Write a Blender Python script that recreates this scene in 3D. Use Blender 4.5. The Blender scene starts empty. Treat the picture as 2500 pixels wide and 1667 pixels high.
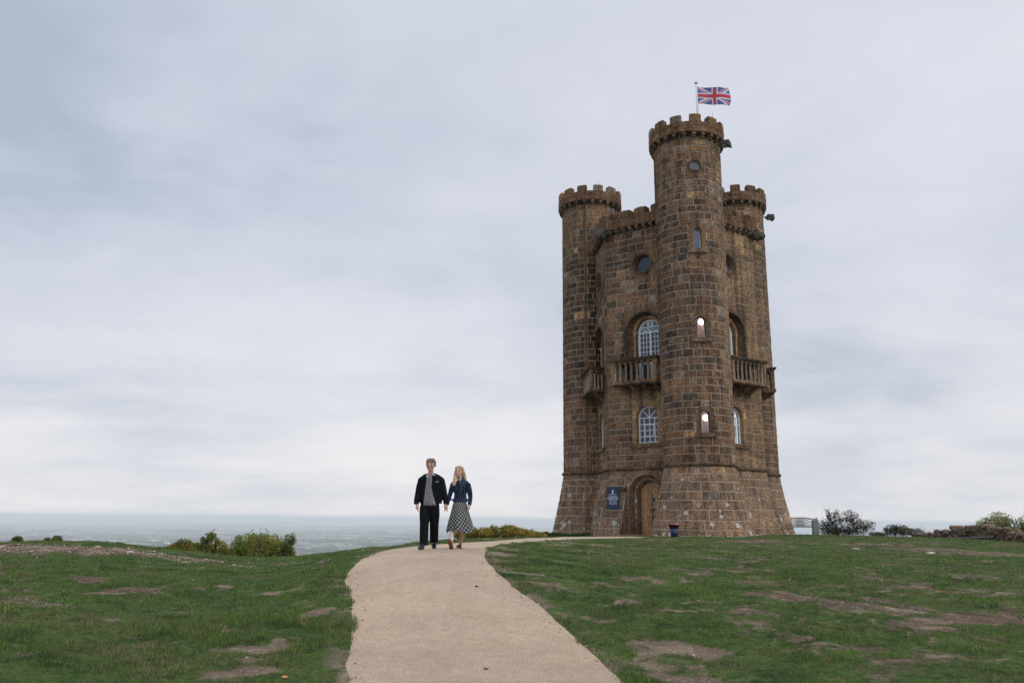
import bpy, math, random
import numpy as np
from mathutils import Matrix, Vector
R = math.radians
random.seed(7); rng = np.random.default_rng(7)
scn = bpy.context.scene
col = scn.collection

# ------------------------------------------------------------------ camera
FPX, TH, RO = 1944.0, 0.2195, 0.0091        # focal length in px of a 2500 px wide frame, pitch, roll
cam_d = bpy.data.cameras.new('camera'); cam = bpy.data.objects.new('camera', cam_d); col.objects.link(cam)
cam_d.sensor_width = 36; cam_d.lens = FPX / 2500 * 36; cam_d.clip_start = 0.05; cam_d.clip_end = 120000
_r0 = Vector((1, 0, 0)); _u0 = Vector((0, -math.sin(TH), math.cos(TH))); _b = Vector((0, -math.cos(TH), -math.sin(TH)))
_c, _s = math.cos(RO), math.sin(RO)
_r = _c * _r0 + _s * _u0; _u = -_s * _r0 + _c * _u0
cam.matrix_world = Matrix(((_r.x, _u.x, _b.x, 0), (_r.y, _u.y, _b.y, 0), (_r.z, _u.z, _b.z, 0), (0, 0, 0, 1)))
scn.camera = cam

# ------------------------------------------------------------------ sky, sun, exposure
SUN_AZ, SUN_EL = 128.0, 42.0                # clockwise from +Y (the view direction), elevation
world = bpy.data.worlds.new('World'); scn.world = world; world.use_nodes = True
wt = world.node_tree; wt.nodes.clear()
def N(t, kind, **kw):
    n = t.nodes.new(kind)
    for k, v in kw.items():
        if k.startswith('i_'): n.inputs[k[2:].replace('_', ' ')].default_value = v
        else: setattr(n, k, v)
    return n
def L(t, a, b): t.links.new(a, b)
def math_node(t, op, a, b=None, clamp=False):
    n = t.nodes.new('ShaderNodeMath'); n.operation = op; n.use_clamp = clamp
    for i, v in enumerate((a, b)):
        if v is None: continue
        if isinstance(v, (int, float)): n.inputs[i].default_value = v
        else: t.links.new(v, n.inputs[i])
    return n.outputs[0]
def ramp(t, fac, stops, interp='LINEAR'):
    n = t.nodes.new('ShaderNodeValToRGB'); cr = n.color_ramp; cr.interpolation = interp
    while len(cr.elements) < len(stops): cr.elements.new(0.5)
    for e, (p, c) in zip(cr.elements, stops):
        e.position = p; e.color = (*c, 1) if len(c) == 3 else c
    if fac is not None: t.links.new(fac, n.inputs[0])
    return n.outputs[0]
def mix(t, fac, a, b, mode='MIX'):
    n = t.nodes.new('ShaderNodeMix'); n.data_type = 'RGBA'; n.blend_type = mode
    for sock, v in ((n.inputs[0], fac), (n.inputs[6], a), (n.inputs[7], b)):
        if isinstance(v, (int, float)): sock.default_value = v
        elif isinstance(v, tuple): sock.default_value = (*v, 1)
        else: t.links.new(v, sock)
    return n.outputs[2]
sky = N(wt, 'ShaderNodeTexSky'); sky.sky_type = 'NISHITA'; sky.sun_disc = False
sky.sun_elevation = R(SUN_EL); sky.sun_rotation = R(SUN_AZ)
bg1 = N(wt, 'ShaderNodeBackground'); bg1.inputs['Strength'].default_value = 0.08; L(wt, sky.outputs[0], bg1.inputs[0])
tc = N(wt, 'ShaderNodeTexCoord'); sep = N(wt, 'ShaderNodeSeparateXYZ'); L(wt, tc.outputs['Generated'], sep.inputs[0])
zz = math_node(wt, 'ADD', math_node(wt, 'MAXIMUM', sep.outputs[2], 0.0), 0.16)
cx_ = math_node(wt, 'DIVIDE', sep.outputs[0], zz); cy_ = math_node(wt, 'DIVIDE', sep.outputs[1], zz)
cmb = N(wt, 'ShaderNodeCombineXYZ'); L(wt, cx_, cmb.inputs[0]); L(wt, cy_, cmb.inputs[1])
def wnoise(scale, loc, detail, rough, sy=1.0):
    mp = N(wt, 'ShaderNodeMapping'); mp.inputs['Location'].default_value = loc; mp.inputs['Scale'].default_value = (1, sy, 1)
    L(wt, cmb.outputs[0], mp.inputs[0])
    n = N(wt, 'ShaderNodeTexNoise'); n.inputs['Scale'].default_value = scale; n.inputs['Detail'].default_value = detail
    n.inputs['Roughness'].default_value = rough; n.inputs['Distortion'].default_value = 0.25; L(wt, mp.outputs[0], n.inputs['Vector']); return n.outputs[0]
n1 = wnoise(0.55, (3.1, 1.7, 0), 5, 0.5); n2 = wnoise(2.1, (8.3, 4.2, 2), 7, 0.6, 1.2)
nn = math_node(wt, 'ADD', math_node(wt, 'MULTIPLY', n1, 0.78), math_node(wt, 'MULTIPLY', n2, 0.22))
cloud = ramp(wt, nn, [(0.39, (0.46, 0.525, 0.63)), (0.47, (0.60, 0.645, 0.75)), (0.55, (0.70, 0.73, 0.82)), (0.66, (0.79, 0.81, 0.885))])
hz = ramp(wt, sep.outputs[2], [(0.0, (1, 1, 1)), (0.10, (0.62,) * 3), (0.30, (0, 0, 0))])
streak = ramp(wt, nn, [(0.38, (0.73, 0.75, 0.81)), (0.60, (0.94, 0.915, 0.915))])
cloud2 = mix(wt, hz, cloud, streak)
below = ramp(wt, sep.outputs[2], [(0.0, (1, 1, 1)), (0.5, (1, 1, 1))])
low = math_node(wt, 'LESS_THAN', sep.outputs[2], -0.012)
cloud3 = mix(wt, low, cloud2, (0.40, 0.46, 0.54))
zen = N(wt, 'ShaderNodeMapRange'); zen.interpolation_type = 'SMOOTHSTEP'; zen.inputs['From Min'].default_value = 0.55; zen.inputs['From Max'].default_value = 1.0
zen.inputs['To Min'].default_value = 1.0; zen.inputs['To Max'].default_value = 2.6; L(wt, sep.outputs[2], zen.inputs['Value'])   # an overcast sky is brightest overhead
bg2 = N(wt, 'ShaderNodeBackground'); L(wt, zen.outputs[0], bg2.inputs['Strength']); L(wt, cloud3, bg2.inputs[0])
ms = N(wt, 'ShaderNodeMixShader'); ms.inputs[0].default_value = 0.93; L(wt, bg1.outputs[0], ms.inputs[1]); L(wt, bg2.outputs[0], ms.inputs[2])
wo = N(wt, 'ShaderNodeOutputWorld'); L(wt, ms.outputs[0], wo.inputs[0])
sd = bpy.data.lights.new('sun', 'SUN'); sd.energy = 1.1; sd.angle = R(25); sd.color = (1, 0.95, 0.88)
sun = bpy.data.objects.new('sun', sd); col.objects.link(sun)
_sv = Vector((math.sin(R(SUN_AZ)) * math.cos(R(SUN_EL)), math.cos(R(SUN_AZ)) * math.cos(R(SUN_EL)), math.sin(R(SUN_EL))))
sun.rotation_euler = _sv.to_track_quat('Z', 'Y').to_euler(); sun.location = _sv * 100
vs = scn.view_settings; vs.view_transform = 'Standard'; vs.look = 'None'; vs.exposure = 0.0; vs.gamma = 1.0; vs.use_curve_mapping = False
scn.cycles.max_bounces = 6; scn.cycles.diffuse_bounces = 3; scn.cycles.volume_bounces = 4; scn.cycles.transparent_max_bounces = 24

# ------------------------------------------------------------------ general helpers
def ray(px, py):
    X = px - 1250.0; Y = 833.5 - py
    X0 = _c * X - _s * Y; Y0 = _s * X + _c * Y
    d = np.array([X0, math.cos(TH) * FPX - math.sin(TH) * Y0, math.sin(TH) * FPX + math.cos(TH) * Y0]); return d / d[1]
def at(px, py, Y): return ray(px, py) * Y
def tag(o, label=None, cat=None, group=None, kind=None):
    if label: o['label'] = label
    if cat: o['category'] = cat
    if group: o['group'] = group
    if kind: o['kind'] = kind
    return o
def empty(name, loc=(0, 0, 0), rz=0, parent=None):
    o = bpy.data.objects.new(name, None); o.location = loc; o.rotation_euler = (0, 0, rz); o.empty_display_size = 0.2
    col.objects.link(o); o.parent = parent; return o
def link(name, me, mats, parent=None, loc=None):
    o = bpy.data.objects.new(name, me); col.objects.link(o)
    for m in (mats if isinstance(mats, (list, tuple)) else [mats]):
        if len(me.materials) < (len(mats) if isinstance(mats, (list, tuple)) else 1): me.materials.append(m)
    o.parent = parent
    if loc is not None: o.location = loc
    return o
class MB:
    """collects polygons with one colour each, then links them as one mesh object"""
    def __init__(s): s.v = []; s.f = []; s.c = []; s.m = []
    def add(s, vs_, fs, c=(1, 1, 1), m=0):
        b = len(s.v); s.v.extend([tuple(map(float, p)) for p in vs_])
        for f in fs: s.f.append([b + i for i in f]); s.c.append(c); s.m.append(m)
    def box(s, lo, hi, c=(1, 1, 1), m=0, M=None):
        x0, y0, z0 = lo; x1, y1, z1 = hi
        P = [(x0, y0, z0), (x1, y0, z0), (x1, y1, z0), (x0, y1, z0), (x0, y0, z1), (x1, y0, z1), (x1, y1, z1), (x0, y1, z1)]
        if M is not None: P = [M @ Vector(p) for p in P]
        s.add(P, [(0, 3, 2, 1), (4, 5, 6, 7), (0, 1, 5, 4), (1, 2, 6, 5), (2, 3, 7, 6), (3, 0, 4, 7)], c, m)
    def hexa(s, P, c=(1, 1, 1), m=0): s.add(P, [(0, 3, 2, 1), (4, 5, 6, 7), (0, 1, 5, 4), (1, 2, 6, 5), (2, 3, 7, 6), (3, 0, 4, 7)], c, m)
    def tube(s, pts, rad, n=8, c=(1, 1, 1), m=0, squash=None):
        pts = [Vector(p) for p in pts]; rings = []
        for i, p in enumerate(pts):
            t = (pts[min(i + 1, len(pts) - 1)] - pts[max(i - 1, 0)]).normalized()
            a = t.cross(Vector((0.31, 0.87, 0.38))); a = a.normalized() if a.length > 1e-3 else t.cross(Vector((1, 0, 0))).normalized()
            b = t.cross(a); r = rad[i] if isinstance(rad, (list, tuple)) else rad
            rings.append([p + (a * math.cos(k * 2 * math.pi / n) + b * math.sin(k * 2 * math.pi / n)) * r for k in range(n)])
        s.loft(rings, c, m)
    def loft(s, rings, c=(1, 1, 1), m=0, caps=True):
        n = len(rings[0]); V = [p for r in rings for p in r]; F = []
        for i in range(len(rings) - 1):
            for k in range(n): F.append((i * n + k, i * n + (k + 1) % n, (i + 1) * n + (k + 1) % n, (i + 1) * n + k))
        if caps: F.append(tuple(range(n - 1, -1, -1))); F.append(tuple(range((len(rings) - 1) * n, len(rings) * n)))
        s.add(V, F, c, m)
    def ball(s, p, r, c=(1, 1, 1), m=0, n=10, k=7):
        rx, ry, rz = r if isinstance(r, (tuple, list)) else (r, r, r); rings = []
        for i in range(1, k):
            a = math.pi * i / k
            rings.append([(p[0] + rx * math.sin(a) * math.cos(t * 2 * math.pi / n), p[1] + ry * math.sin(a) * math.sin(t * 2 * math.pi / n), p[2] - rz * math.cos(a)) for t in range(n)])
        s.loft(rings, c, m)
    def mesh(s, name, smooth=False):
        me = bpy.data.meshes.new(name); me.from_pydata(s.v, [], s.f); 
        if any(s.m): me.polygons.foreach_set('material_index', s.m)
        at_ = me.attributes.new('col', 'FLOAT_COLOR', 'CORNER')
        lt = np.array([len(f) for f in s.f]); cc = np.ones((len(s.f), 4)); cc[:, :3] = np.array(s.c)[:, :3]
        at_.data.foreach_set('color', np.repeat(cc, lt, 0).astype(np.float32).ravel())
        if smooth: me.polygons.foreach_set('use_smooth', [True] * len(s.f))
        me.validate(); me.update(); return me
    def build(s, name, mats, parent=None, smooth=False, loc=None): return link(name, s.mesh(name, smooth), mats, parent, loc)
def remeshed(mb, name, mat, parent, vox, smooth_it=4, colfn=None, loc=None):
    """union of overlapping shapes into one continuous skin"""
    me = mb.mesh(name + '_src'); o = bpy.data.objects.new(name + '_src', me); col.objects.link(o)
    m = o.modifiers.new('r', 'REMESH'); m.mode = 'VOXEL'; m.voxel_size = vox; m.use_smooth_shade = True
    if smooth_it:
        k = o.modifiers.new('s', 'SMOOTH'); k.factor = 0.5; k.iterations = smooth_it
    dg = bpy.context.evaluated_depsgraph_get(); me2 = bpy.data.meshes.new_from_object(o.evaluated_get(dg)); me2.name = name
    bpy.data.objects.remove(o); bpy.data.meshes.remove(me)
    me2.materials.clear(); me2.polygons.foreach_set('use_smooth', [True] * len(me2.polygons))
    for a in list(me2.attributes):
        if a.name == 'col': me2.attributes.remove(a)
    at_ = me2.attributes.new('col', 'FLOAT_COLOR', 'POINT'); co = np.empty(len(me2.vertices) * 3); me2.vertices.foreach_get('co', co); co = co.reshape(-1, 3)
    cc = np.ones((len(co), 4)); 
    if colfn is not None: cc[:, :3] = colfn(co)
    at_.data.foreach_set('color', cc.astype(np.float32).ravel())
    return link(name, me2, mat, parent, loc)

# value noise on the plane, vectorised
_perm = np.random.default_rng(99).random((256, 256))
def vnoise(x, y):
    xi = np.floor(x).astype(int); yi = np.floor(y).astype(int); fx = x - xi; fy = y - yi
    fx = fx * fx * (3 - 2 * fx); fy = fy * fy * (3 - 2 * fy)
    a = _perm[xi & 255, yi & 255]; b = _perm[(xi + 1) & 255, yi & 255]; c = _perm[xi & 255, (yi + 1) & 255]; d = _perm[(xi + 1) & 255, (yi + 1) & 255]
    return (a * (1 - fx) + b * fx) * (1 - fy) + (c * (1 - fx) + d * fx) * fy
def fbm(x, y, o=4, g=0.5):
    s = 0; a = 1; t = 0
    for i in range(o): s = s + a * vnoise(x * 2 ** i + 17.3 * i, y * 2 ** i + 9.1 * i); t += a; a *= g
    return s / t
def sstep(a, b, x): t = np.clip((x - a) / (b - a), 0, 1); return t * t * (3 - 2 * t)

# ------------------------------------------------------------------ materials
def new_mat(name):
    m = bpy.data.materials.new(name); m.use_nodes = True; t = m.node_tree; b = t.nodes['Principled BSDF']; return m, t, b
def plain(name, c, rough=0.8, metal=0.0, spec=0.3, noise=0.0, nscale=20.0, bump=0.0, emit=None, es=1.0):
    m, t, b = new_mat(name); b.inputs['Base Color'].default_value = (*c, 1); b.inputs['Roughness'].default_value = rough
    b.inputs['Metallic'].default_value = metal; b.inputs['Specular IOR Level'].default_value = spec
    if noise or bump:
        g = N(t, 'ShaderNodeNewGeometry'); n = N(t, 'ShaderNodeTexNoise'); n.inputs['Scale'].default_value = nscale; n.inputs['Detail'].default_value = 5
        L(t, g.outputs['Position'], n.inputs['Vector'])
        if noise: L(t, ramp(t, n.outputs[0], [(0.3, tuple(x * (1 - noise) for x in c)), (0.7, tuple(min(1, x * (1 + noise)) for x in c))]), b.inputs['Base Color'])
        if bump:
            bp = N(t, 'ShaderNodeBump'); bp.inputs['Strength'].default_value = 0.6; bp.inputs['Distance'].default_value = bump
            L(t, n.outputs[0], bp.inputs['Height']); L(t, bp.outputs[0], b.inputs['Normal'])
    if emit: b.inputs['Emission Color'].default_value = (*emit, 1); b.inputs['Emission Strength'].default_value = es
    return m
def attr_mat(name, rough=0.85, spec=0.2, noise=0.35, nscale=30.0, bump=0.0, trans=0.0, backlit=0.0):
    m, t, b = new_mat(name); a = N(t, 'ShaderNodeAttribute'); a.attribute_name = 'col'
    g = N(t, 'ShaderNodeNewGeometry'); n = N(t, 'ShaderNodeTexNoise'); n.inputs['Scale'].default_value = nscale; n.inputs['Detail'].default_value = 4
    L(t, g.outputs['Position'], n.inputs['Vector'])
    k = ramp(t, n.outputs[0], [(0.3, (1 - noise,) * 3), (0.7, (1 + noise,) * 3)]); c = mix(t, 1.0, a.outputs['Color'], k, 'MULTIPLY')
    L(t, c, b.inputs['Base Color']); b.inputs['Roughness'].default_value = rough; b.inputs['Specular IOR Level'].default_value = spec
    if bump:
        bp = N(t, 'ShaderNodeBump'); bp.inputs['Strength'].default_value = 0.7; bp.inputs['Distance'].default_value = bump
        L(t, n.outputs[0], bp.inputs['Height']); L(t, bp.outputs[0], b.inputs['Normal'])
    if backlit:
        tr = N(t, 'ShaderNodeBsdfTranslucent'); L(t, c, tr.inputs[0]); ms_ = N(t, 'ShaderNodeMixShader'); ms_.inputs[0].default_value = backlit
        L(t, b.outputs[0], ms_.inputs[1]); L(t, tr.outputs[0], ms_.inputs[2]); L(t, ms_.outputs[0], t.nodes['Material Output'].inputs[0])
    return m
def stone_mat():
    m, t, b = new_mat('weathered_stone'); a = N(t, 'ShaderNodeAttribute'); a.attribute_name = 'col'; g = N(t, 'ShaderNodeNewGeometry')
    def nz(sc, det=4, rough=0.55):
        n = N(t, 'ShaderNodeTexNoise'); n.inputs['Scale'].default_value = sc; n.inputs['Detail'].default_value = det; n.inputs['Roughness'].default_value = rough
        L(t, g.outputs['Position'], n.inputs['Vector']); return n.outputs[0]
    fine = nz(26, 5, 0.75); med = nz(5.5, 4); big = nz(0.55, 3)
    c = mix(t, 1.0, a.outputs['Color'], ramp(t, fine, [(0.32, (0.30,) * 3), (0.50, (0.90,) * 3), (0.64, (2.0, 1.95, 1.85))]), 'MULTIPLY')
    c = mix(t, 1.0, c, ramp(t, med, [(0.3, (0.72,) * 3), (0.7, (1.25, 1.22, 1.18))]), 'MULTIPLY')
    c = mix(t, 1.0, c, ramp(t, big, [(0.35, (0.80, 0.80, 0.82)), (0.65, (1.15, 1.14, 1.1))]), 'MULTIPLY')
    mp = N(t, 'ShaderNodeMapping'); mp.inputs['Scale'].default_value = (2.2, 2.2, .16); L(t, g.outputs['Position'], mp.inputs[0]); sn = N(t, 'ShaderNodeTexNoise'); sn.inputs['Scale'].default_value = 1.5; sn.inputs['Detail'].default_value = 5; L(t, mp.outputs[0], sn.inputs['Vector'])
    c = mix(t, 1.0, c, ramp(t, sn.outputs[0], [(0.34, (0.55, 0.54, 0.55)), (0.50, (1.0,) * 3), (0.68, (1.22, 1.17, 1.08))]), 'MULTIPLY')   # rain streaks
    c = mix(t, 1.0, c, ramp(t, nz(13, 3, .6), [(0.36, (0.62,) * 3), (0.62, (1.35,) * 3)]), 'MULTIPLY')
    # pale specks of lichen, and larger lichen blooms (denser low down on the battered base)
    v = N(t, 'ShaderNodeTexVoronoi'); v.inputs['Scale'].default_value = 9.0; L(t, g.outputs['Position'], v.inputs['Vector'])
    sp = math_node(t, 'MULTIPLY', math_node(t, 'LESS_THAN', v.outputs['Distance'], 0.17), math_node(t, 'GREATER_THAN', med, 0.53))
    c = mix(t, math_node(t, 'MULTIPLY', sp, 0.55), c, (0.50, 0.47, 0.42))
    dn = N(t, 'ShaderNodeTexNoise'); dn.inputs['Scale'].default_value = 9.0; dn.inputs['Detail'].default_value = 3; L(t, g.outputs['Position'], dn.inputs['Vector'])
    wv = N(t, 'ShaderNodeVectorMath'); wv.operation = 'MULTIPLY_ADD'; L(t, dn.outputs['Color'], wv.inputs[0]); wv.inputs[1].default_value = (0.16,) * 3; L(t, g.outputs['Position'], wv.inputs[2])
    v2 = N(t, 'ShaderNodeTexVoronoi'); v2.inputs['Scale'].default_value = 2.6; L(t, wv.outputs[0], v2.inputs['Vector'])
    sz = N(t, 'ShaderNodeSeparateXYZ'); L(t, g.outputs['Position'], sz.inputs[0])
    lowz = ramp(t, math_node(t, 'MULTIPLY_ADD', sz.outputs[2], -0.16), [(0.0, (0.0,) * 3), (1.0, (1.0,) * 3)])
    hgt = N(t, 'ShaderNodeMapRange'); hgt.inputs['From Min'].default_value = 3.2; hgt.inputs['From Max'].default_value = 0.2
    hgt.inputs['To Min'].default_value = 0.03; hgt.inputs['To Max'].default_value = 0.42; L(t, sz.outputs[2], hgt.inputs['Value'])
    v3 = N(t, 'ShaderNodeSeparateColor'); L(t, v2.outputs['Color'], v3.inputs[0])
    bloom = math_node(t, 'MULTIPLY', math_node(t, 'LESS_THAN', v2.outputs['Distance'], math_node(t, 'MULTIPLY', hgt.outputs[0], v3.outputs[0])), math_node(t, 'GREATER_THAN', nz(1.1, 2), 0.47))
    c = mix(t, math_node(t, 'MULTIPLY', bloom, math_node(t, 'ADD', math_node(t, 'MULTIPLY', fine, 0.9), 0.25)), c, (0.58, 0.60, 0.56))
    L(t, c, b.inputs['Base Color']); b.inputs['Roughness'].default_value = 0.92; b.inputs['Specular IOR Level'].default_value = 0.15
    bp = N(t, 'ShaderNodeBump'); bp.inputs['Strength'].default_value = 0.9; bp.inputs['Distance'].default_value = 0.02
    L(t, math_node(t, 'ADD', fine, math_node(t, 'MULTIPLY', med, 0.7)), bp.inputs['Height']); L(t, bp.outputs[0], b.inputs['Normal'])
    return m
M_STONE = stone_mat()
M_MORTAR = plain('mortar', (0.355, 0.28, 0.21), 0.95, noise=0.3, nscale=6, bump=0.01)
M_LEAD = plain('lead_roof', (0.16, 0.17, 0.18), 0.6, noise=0.2)
M_WHITE = plain('white_painted_wood', (0.66, 0.71, 0.75), 0.45, noise=0.08, nscale=15)
M_WOODD = attr_mat('oak_door', 0.7, 0.25, 0.45, 9.0, 0.006)
M_IRON = plain('black_iron', (0.02, 0.022, 0.025), 0.5, spec=0.4)
M_DARKROOM = plain('dim_room', (0.13, 0.105, 0.125), 0.9, noise=0.4, nscale=2)
M_PLASTER = plain('cream_plaster', (0.62, 0.52, 0.40), 0.9, noise=0.15, nscale=3)
M_LAMP = plain('lit_globe', (0.9, 0.9, 0.9), 0.5, emit=(1, 0.92, 0.78), es=11)
def glass_mat(name, refl, tint=(0.9, 0.92, 0.95)):
    m, t, b = new_mat(name); t.nodes.remove(b); g = N(t, 'ShaderNodeBsdfGlossy'); g.inputs['Roughness'].default_value = 0.03; g.inputs['Color'].default_value = (0.9, 0.93, 1, 1)
    tr = N(t, 'ShaderNodeBsdfTransparent'); tr.inputs[0].default_value = (*tint, 1)
    lw = N(t, 'ShaderNodeFresnel'); lw.inputs[0].default_value = 1.5
    ms_ = N(t, 'ShaderNodeMixShader'); L(t, math_node(t, 'MINIMUM', math_node(t, 'ADD', lw.outputs[0], refl), 1.0), ms_.inputs[0])
    L(t, tr.outputs[0], ms_.inputs[1]); L(t, g.outputs[0], ms_.inputs[2]); L(t, ms_.outputs[0], t.nodes['Material Output'].inputs[0]); return m
M_GLASS = glass_mat('window_glass', 0.0, (.75,.72,.82)); M_GLASSC = glass_mat('sky_lit_glass', 0.08, (.6, .6, .7)); M_GLASSB = glass_mat('dark_blue_glass', 0.02, (0.25, 0.38, 0.45))

# ------------------------------------------------------------------ terrain
CP = [  # (px, py, distance) points of the hilltop read off the photograph
 (0,1667,7.7),(600,1667,7.9),(1190,1667,7.95),(1900,1667,8),(2500,1667,8.2),(850,1488,10.9),(1334,1488,11.2),(0,1500,10.6),(2000,1500,11.2),(2500,1510,11.2),
 (845,1382,14),(1222,1382,14.3),(1700,1400,15.2),(2200,1410,15.5),(2500,1425,15),(0,1400,14),(400,1432,13.2),(200,1362,17),(640,1402,17),(640,1462,12.5),(520,1388,17.3),(750,1388,16.5),(640,1380,19.5),(330,1385,16),(0,1345,18.2),
 (0,1326,20.5),(230,1322,20.5),(400,1343,20.5),(520,1355,21.3),(640,1366,21.8),(740,1357,22),(850,1345,21.5),(960,1335,21),(1000,1333,21),
 (1040,1341,16.6),(1120,1338,17.2),(1130,1317,25),(1230,1314,29),(1340,1311,33),(1600,1309,38),(1460,1312,36),(1850,1306.5,39),(1960,1305,41),(1362,1310,44),(1420,1310.5,40),(1300,1316,40),(2060,1307,40),(2250,1311,36),(2500,1326,31),
 (2000,1342,26),(2500,1362,23),(1500,1334,24),(1300,1332,22),(1750,1322,30)]
_pts = [at(*c) for c in CP]
_pts += [np.array(p, float) for p in ((0, 0, -1.72), (-8, 0, -1.9), (8, 0, -1.9), (0, -10, -2.6), (-14, -6, -3), (14, -6, -3), (-22, 12, -1.1), (-24, 21, -1.3), (24, 12, -1.3), (30, 25, -1.2),
   (9, 45, -0.75), (3, 50, -0.8), (16, 50, -0.8), (9, 58, -1.5), (24, 44, -1.1), (34, 36, -1.6))]
for px, Y, z in ((-200, 26, -1.2), (0, 30, -1.0), (400, 30, -1.5), (640, 30, -1.7), (850, 30, -1.4), (960, 30, -1.1), (1100, 36, -1.0), (1200, 45, -1.0), (0, 45, -1.5), (600, 48, -2.0)):
    d = ray(px, 1268); _pts.append(np.array([d[0] * Y, Y, z]))
# the edge of the hilltop, beyond which the ground drops away
EDGE = [(-600, 24), (-200, 23), (0, 22.3), (230, 22), (400, 21.8), (640, 22.8), (740, 23), (850, 22.6), (960, 22.4), (1060, 27), (1200, 34), (1290, 41), (1340, 52), (1600, 62), (1900, 60), (2000, 50), (2250, 48), (2500, 44), (2800, 38), (3200, 30)]
_ea = np.array([math.atan(ray(p, 1268)[0]) for p, _ in EDGE]); _er = np.array([Y / math.cos(a) for (_, Y), a in zip(EDGE, _ea)])
def edge_drop(x, y):
    a = np.arctan2(x, y); s_ = np.hypot(x, y) - np.interp(a, _ea, _er); s_ = np.where((y > 0) & (np.abs(a) < 1.0), np.maximum(s_, 0), 0); return np.where(s_ < 4, .09 * s_ ** 2, 1.44 + .72 * (s_ - 4))
_pts = np.array(_pts)
def _U(r2): return np.where(r2 > 1e-9, r2 * np.log(np.maximum(r2, 1e-9)) * 0.5, 0)
def _tps():
    n = len(_pts); d2 = ((_pts[:, None, :2] - _pts[None, :, :2]) ** 2).sum(2); K = _U(d2) + np.eye(n) * 0.03
    P = np.c_[np.ones(n), _pts[:, :2]]; A = np.zeros((n + 3, n + 3)); A[:n, :n] = K; A[:n, n:] = P; A[n:, :n] = P.T
    return np.linalg.solve(A, np.r_[_pts[:, 2], 0, 0, 0])
_w = _tps()
def base_height(x, y):
    x = np.asarray(x, float); y = np.asarray(y, float); sh = x.shape; x = x.ravel(); y = y.ravel(); out = np.empty(len(x))
    for i in range(0, len(x), 40000):
        xx = x[i:i + 40000]; yy = y[i:i + 40000]
        cxx = np.clip(xx, -40, 45); cyy = np.clip(yy, -25, 62)
        U = _U((cxx[:, None] - _pts[:, 0]) ** 2 + (cyy[:, None] - _pts[:, 1]) ** 2); out[i:i + 40000] = U @ _w[:-3] + _w[-3] + _w[-2] * cxx + _w[-1] * cyy
    # outside the hilltop the slope runs down to the plain
    out = out - np.minimum(edge_drop(x, y), 60)
    rr = np.hypot((x - 4) / 1.0, (y - 22) / 1.0); k = sstep(38, 75, rr)
    far = -3 - np.maximum(rr - 34, 0) * 0.30; far = np.maximum(far, -262 - 2.5 * (rr > 900))
    return np.minimum(out * (1 - k) + far * k, 5).reshape(sh)
# the path: left and right edges
PL = [(847,1667),(847,1654),(834,1620),(844,1603),(854,1535),(852,1487),(855,1470),(852,1449),(841,1428),(836,1417),(843,1398),(860,1381),(877,1366),(899,1353),(935,1342.5),(979,1335),(1033,1330),(1096,1325.5),(1139,1323),(1203,1320),(1245,1316.5),(1288,1313.5),(1356,1312),(1405,1310),(1532,1309)]
PR = [(1536,1667),(1523,1654),(1483,1620),(1466,1603),(1391,1535),(1340,1490),(1316,1470),(1283,1449),(1256,1428),(1244,1417),(1221,1398),(1206,1381),(1192,1367),(1187,1355),(1189,1348),(1194,1341),(1200,1336),(1212,1331),(1224,1328),(1245,1326),(1266,1324),(1297,1322),(1346,1318.5),(1415,1315.5),(1590,1312)]
def ground_hit(px, py):
    d = ray(px, py); ts = np.linspace(4, 46, 1200); h = base_height(d[0] * ts, ts) - d[2] * ts
    i = int(np.argmax(h > 0)) or 1199; return np.array([d[0] * ts[i], ts[i]])
def _smooth(P, n):
    P = np.array(P); t = np.r_[0, np.cumsum(np.linalg.norm(np.diff(P, axis=0), axis=1))]; t /= t[-1]; u = np.linspace(0, 1, n)
    Q = np.c_[np.interp(u, t, P[:, 0]), np.interp(u, t, P[:, 1])]
    for _ in range(int(n / 40)): Q[1:-1] = (Q[:-2] + 2 * Q[1:-1] + Q[2:]) / 4
    return Q
pl = [np.array([-1.25, -14]), np.array([-1.35, 0]), np.array([-1.5, 5])] + [ground_hit(*p) for p in PL]
pr = [np.array([1.35, -14]), np.array([1.3, 0]), np.array([1.2, 5])] + [ground_hit(*p) for p in PR]
NPATH = 700
_prm = np.linspace(0, 1, len(pl)); _uu = np.linspace(0, 1, NPATH)
def _cr(P):
    P = np.array(P); Q = np.c_[np.interp(_uu, _prm, P[:, 0]), np.interp(_uu, _prm, P[:, 1])]
    for _ in range(30): Q[1:-1] = (Q[:-2] + 2 * Q[1:-1] + Q[2:]) / 4
    return Q
PLs, PRs = _cr(pl), _cr(pr)
_poly = np.r_[PLs, PRs[::-1]]
def path_dist(x, y):
    """signed distance to the path's edge, positive inside"""
    x = np.asarray(x, float); y = np.asarray(y, float); P = _poly[::6]; Q = np.roll(P, -1, 0)
    inside = np.zeros(x.shape, bool); best = np.full(x.shape, 1e9)
    for a, b in zip(P, Q):
        cond = (a[1] > y) != (b[1] > y)
        with np.errstate(divide='ignore', invalid='ignore'): xi = (b[0] - a[0]) * (y - a[1]) / (b[1] - a[1] + 1e-12) + a[0]
        inside ^= cond & (x < xi)
        ab = b - a; t = np.clip(((x - a[0]) * ab[0] + (y - a[1]) * ab[1]) / (ab @ ab + 1e-12), 0, 1)
        best = np.minimum(best, (x - a[0] - t * ab[0]) ** 2 + (y - a[1] - t * ab[1]) ** 2)
    return np.where(inside, 1, -1) * np.sqrt(best)
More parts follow.
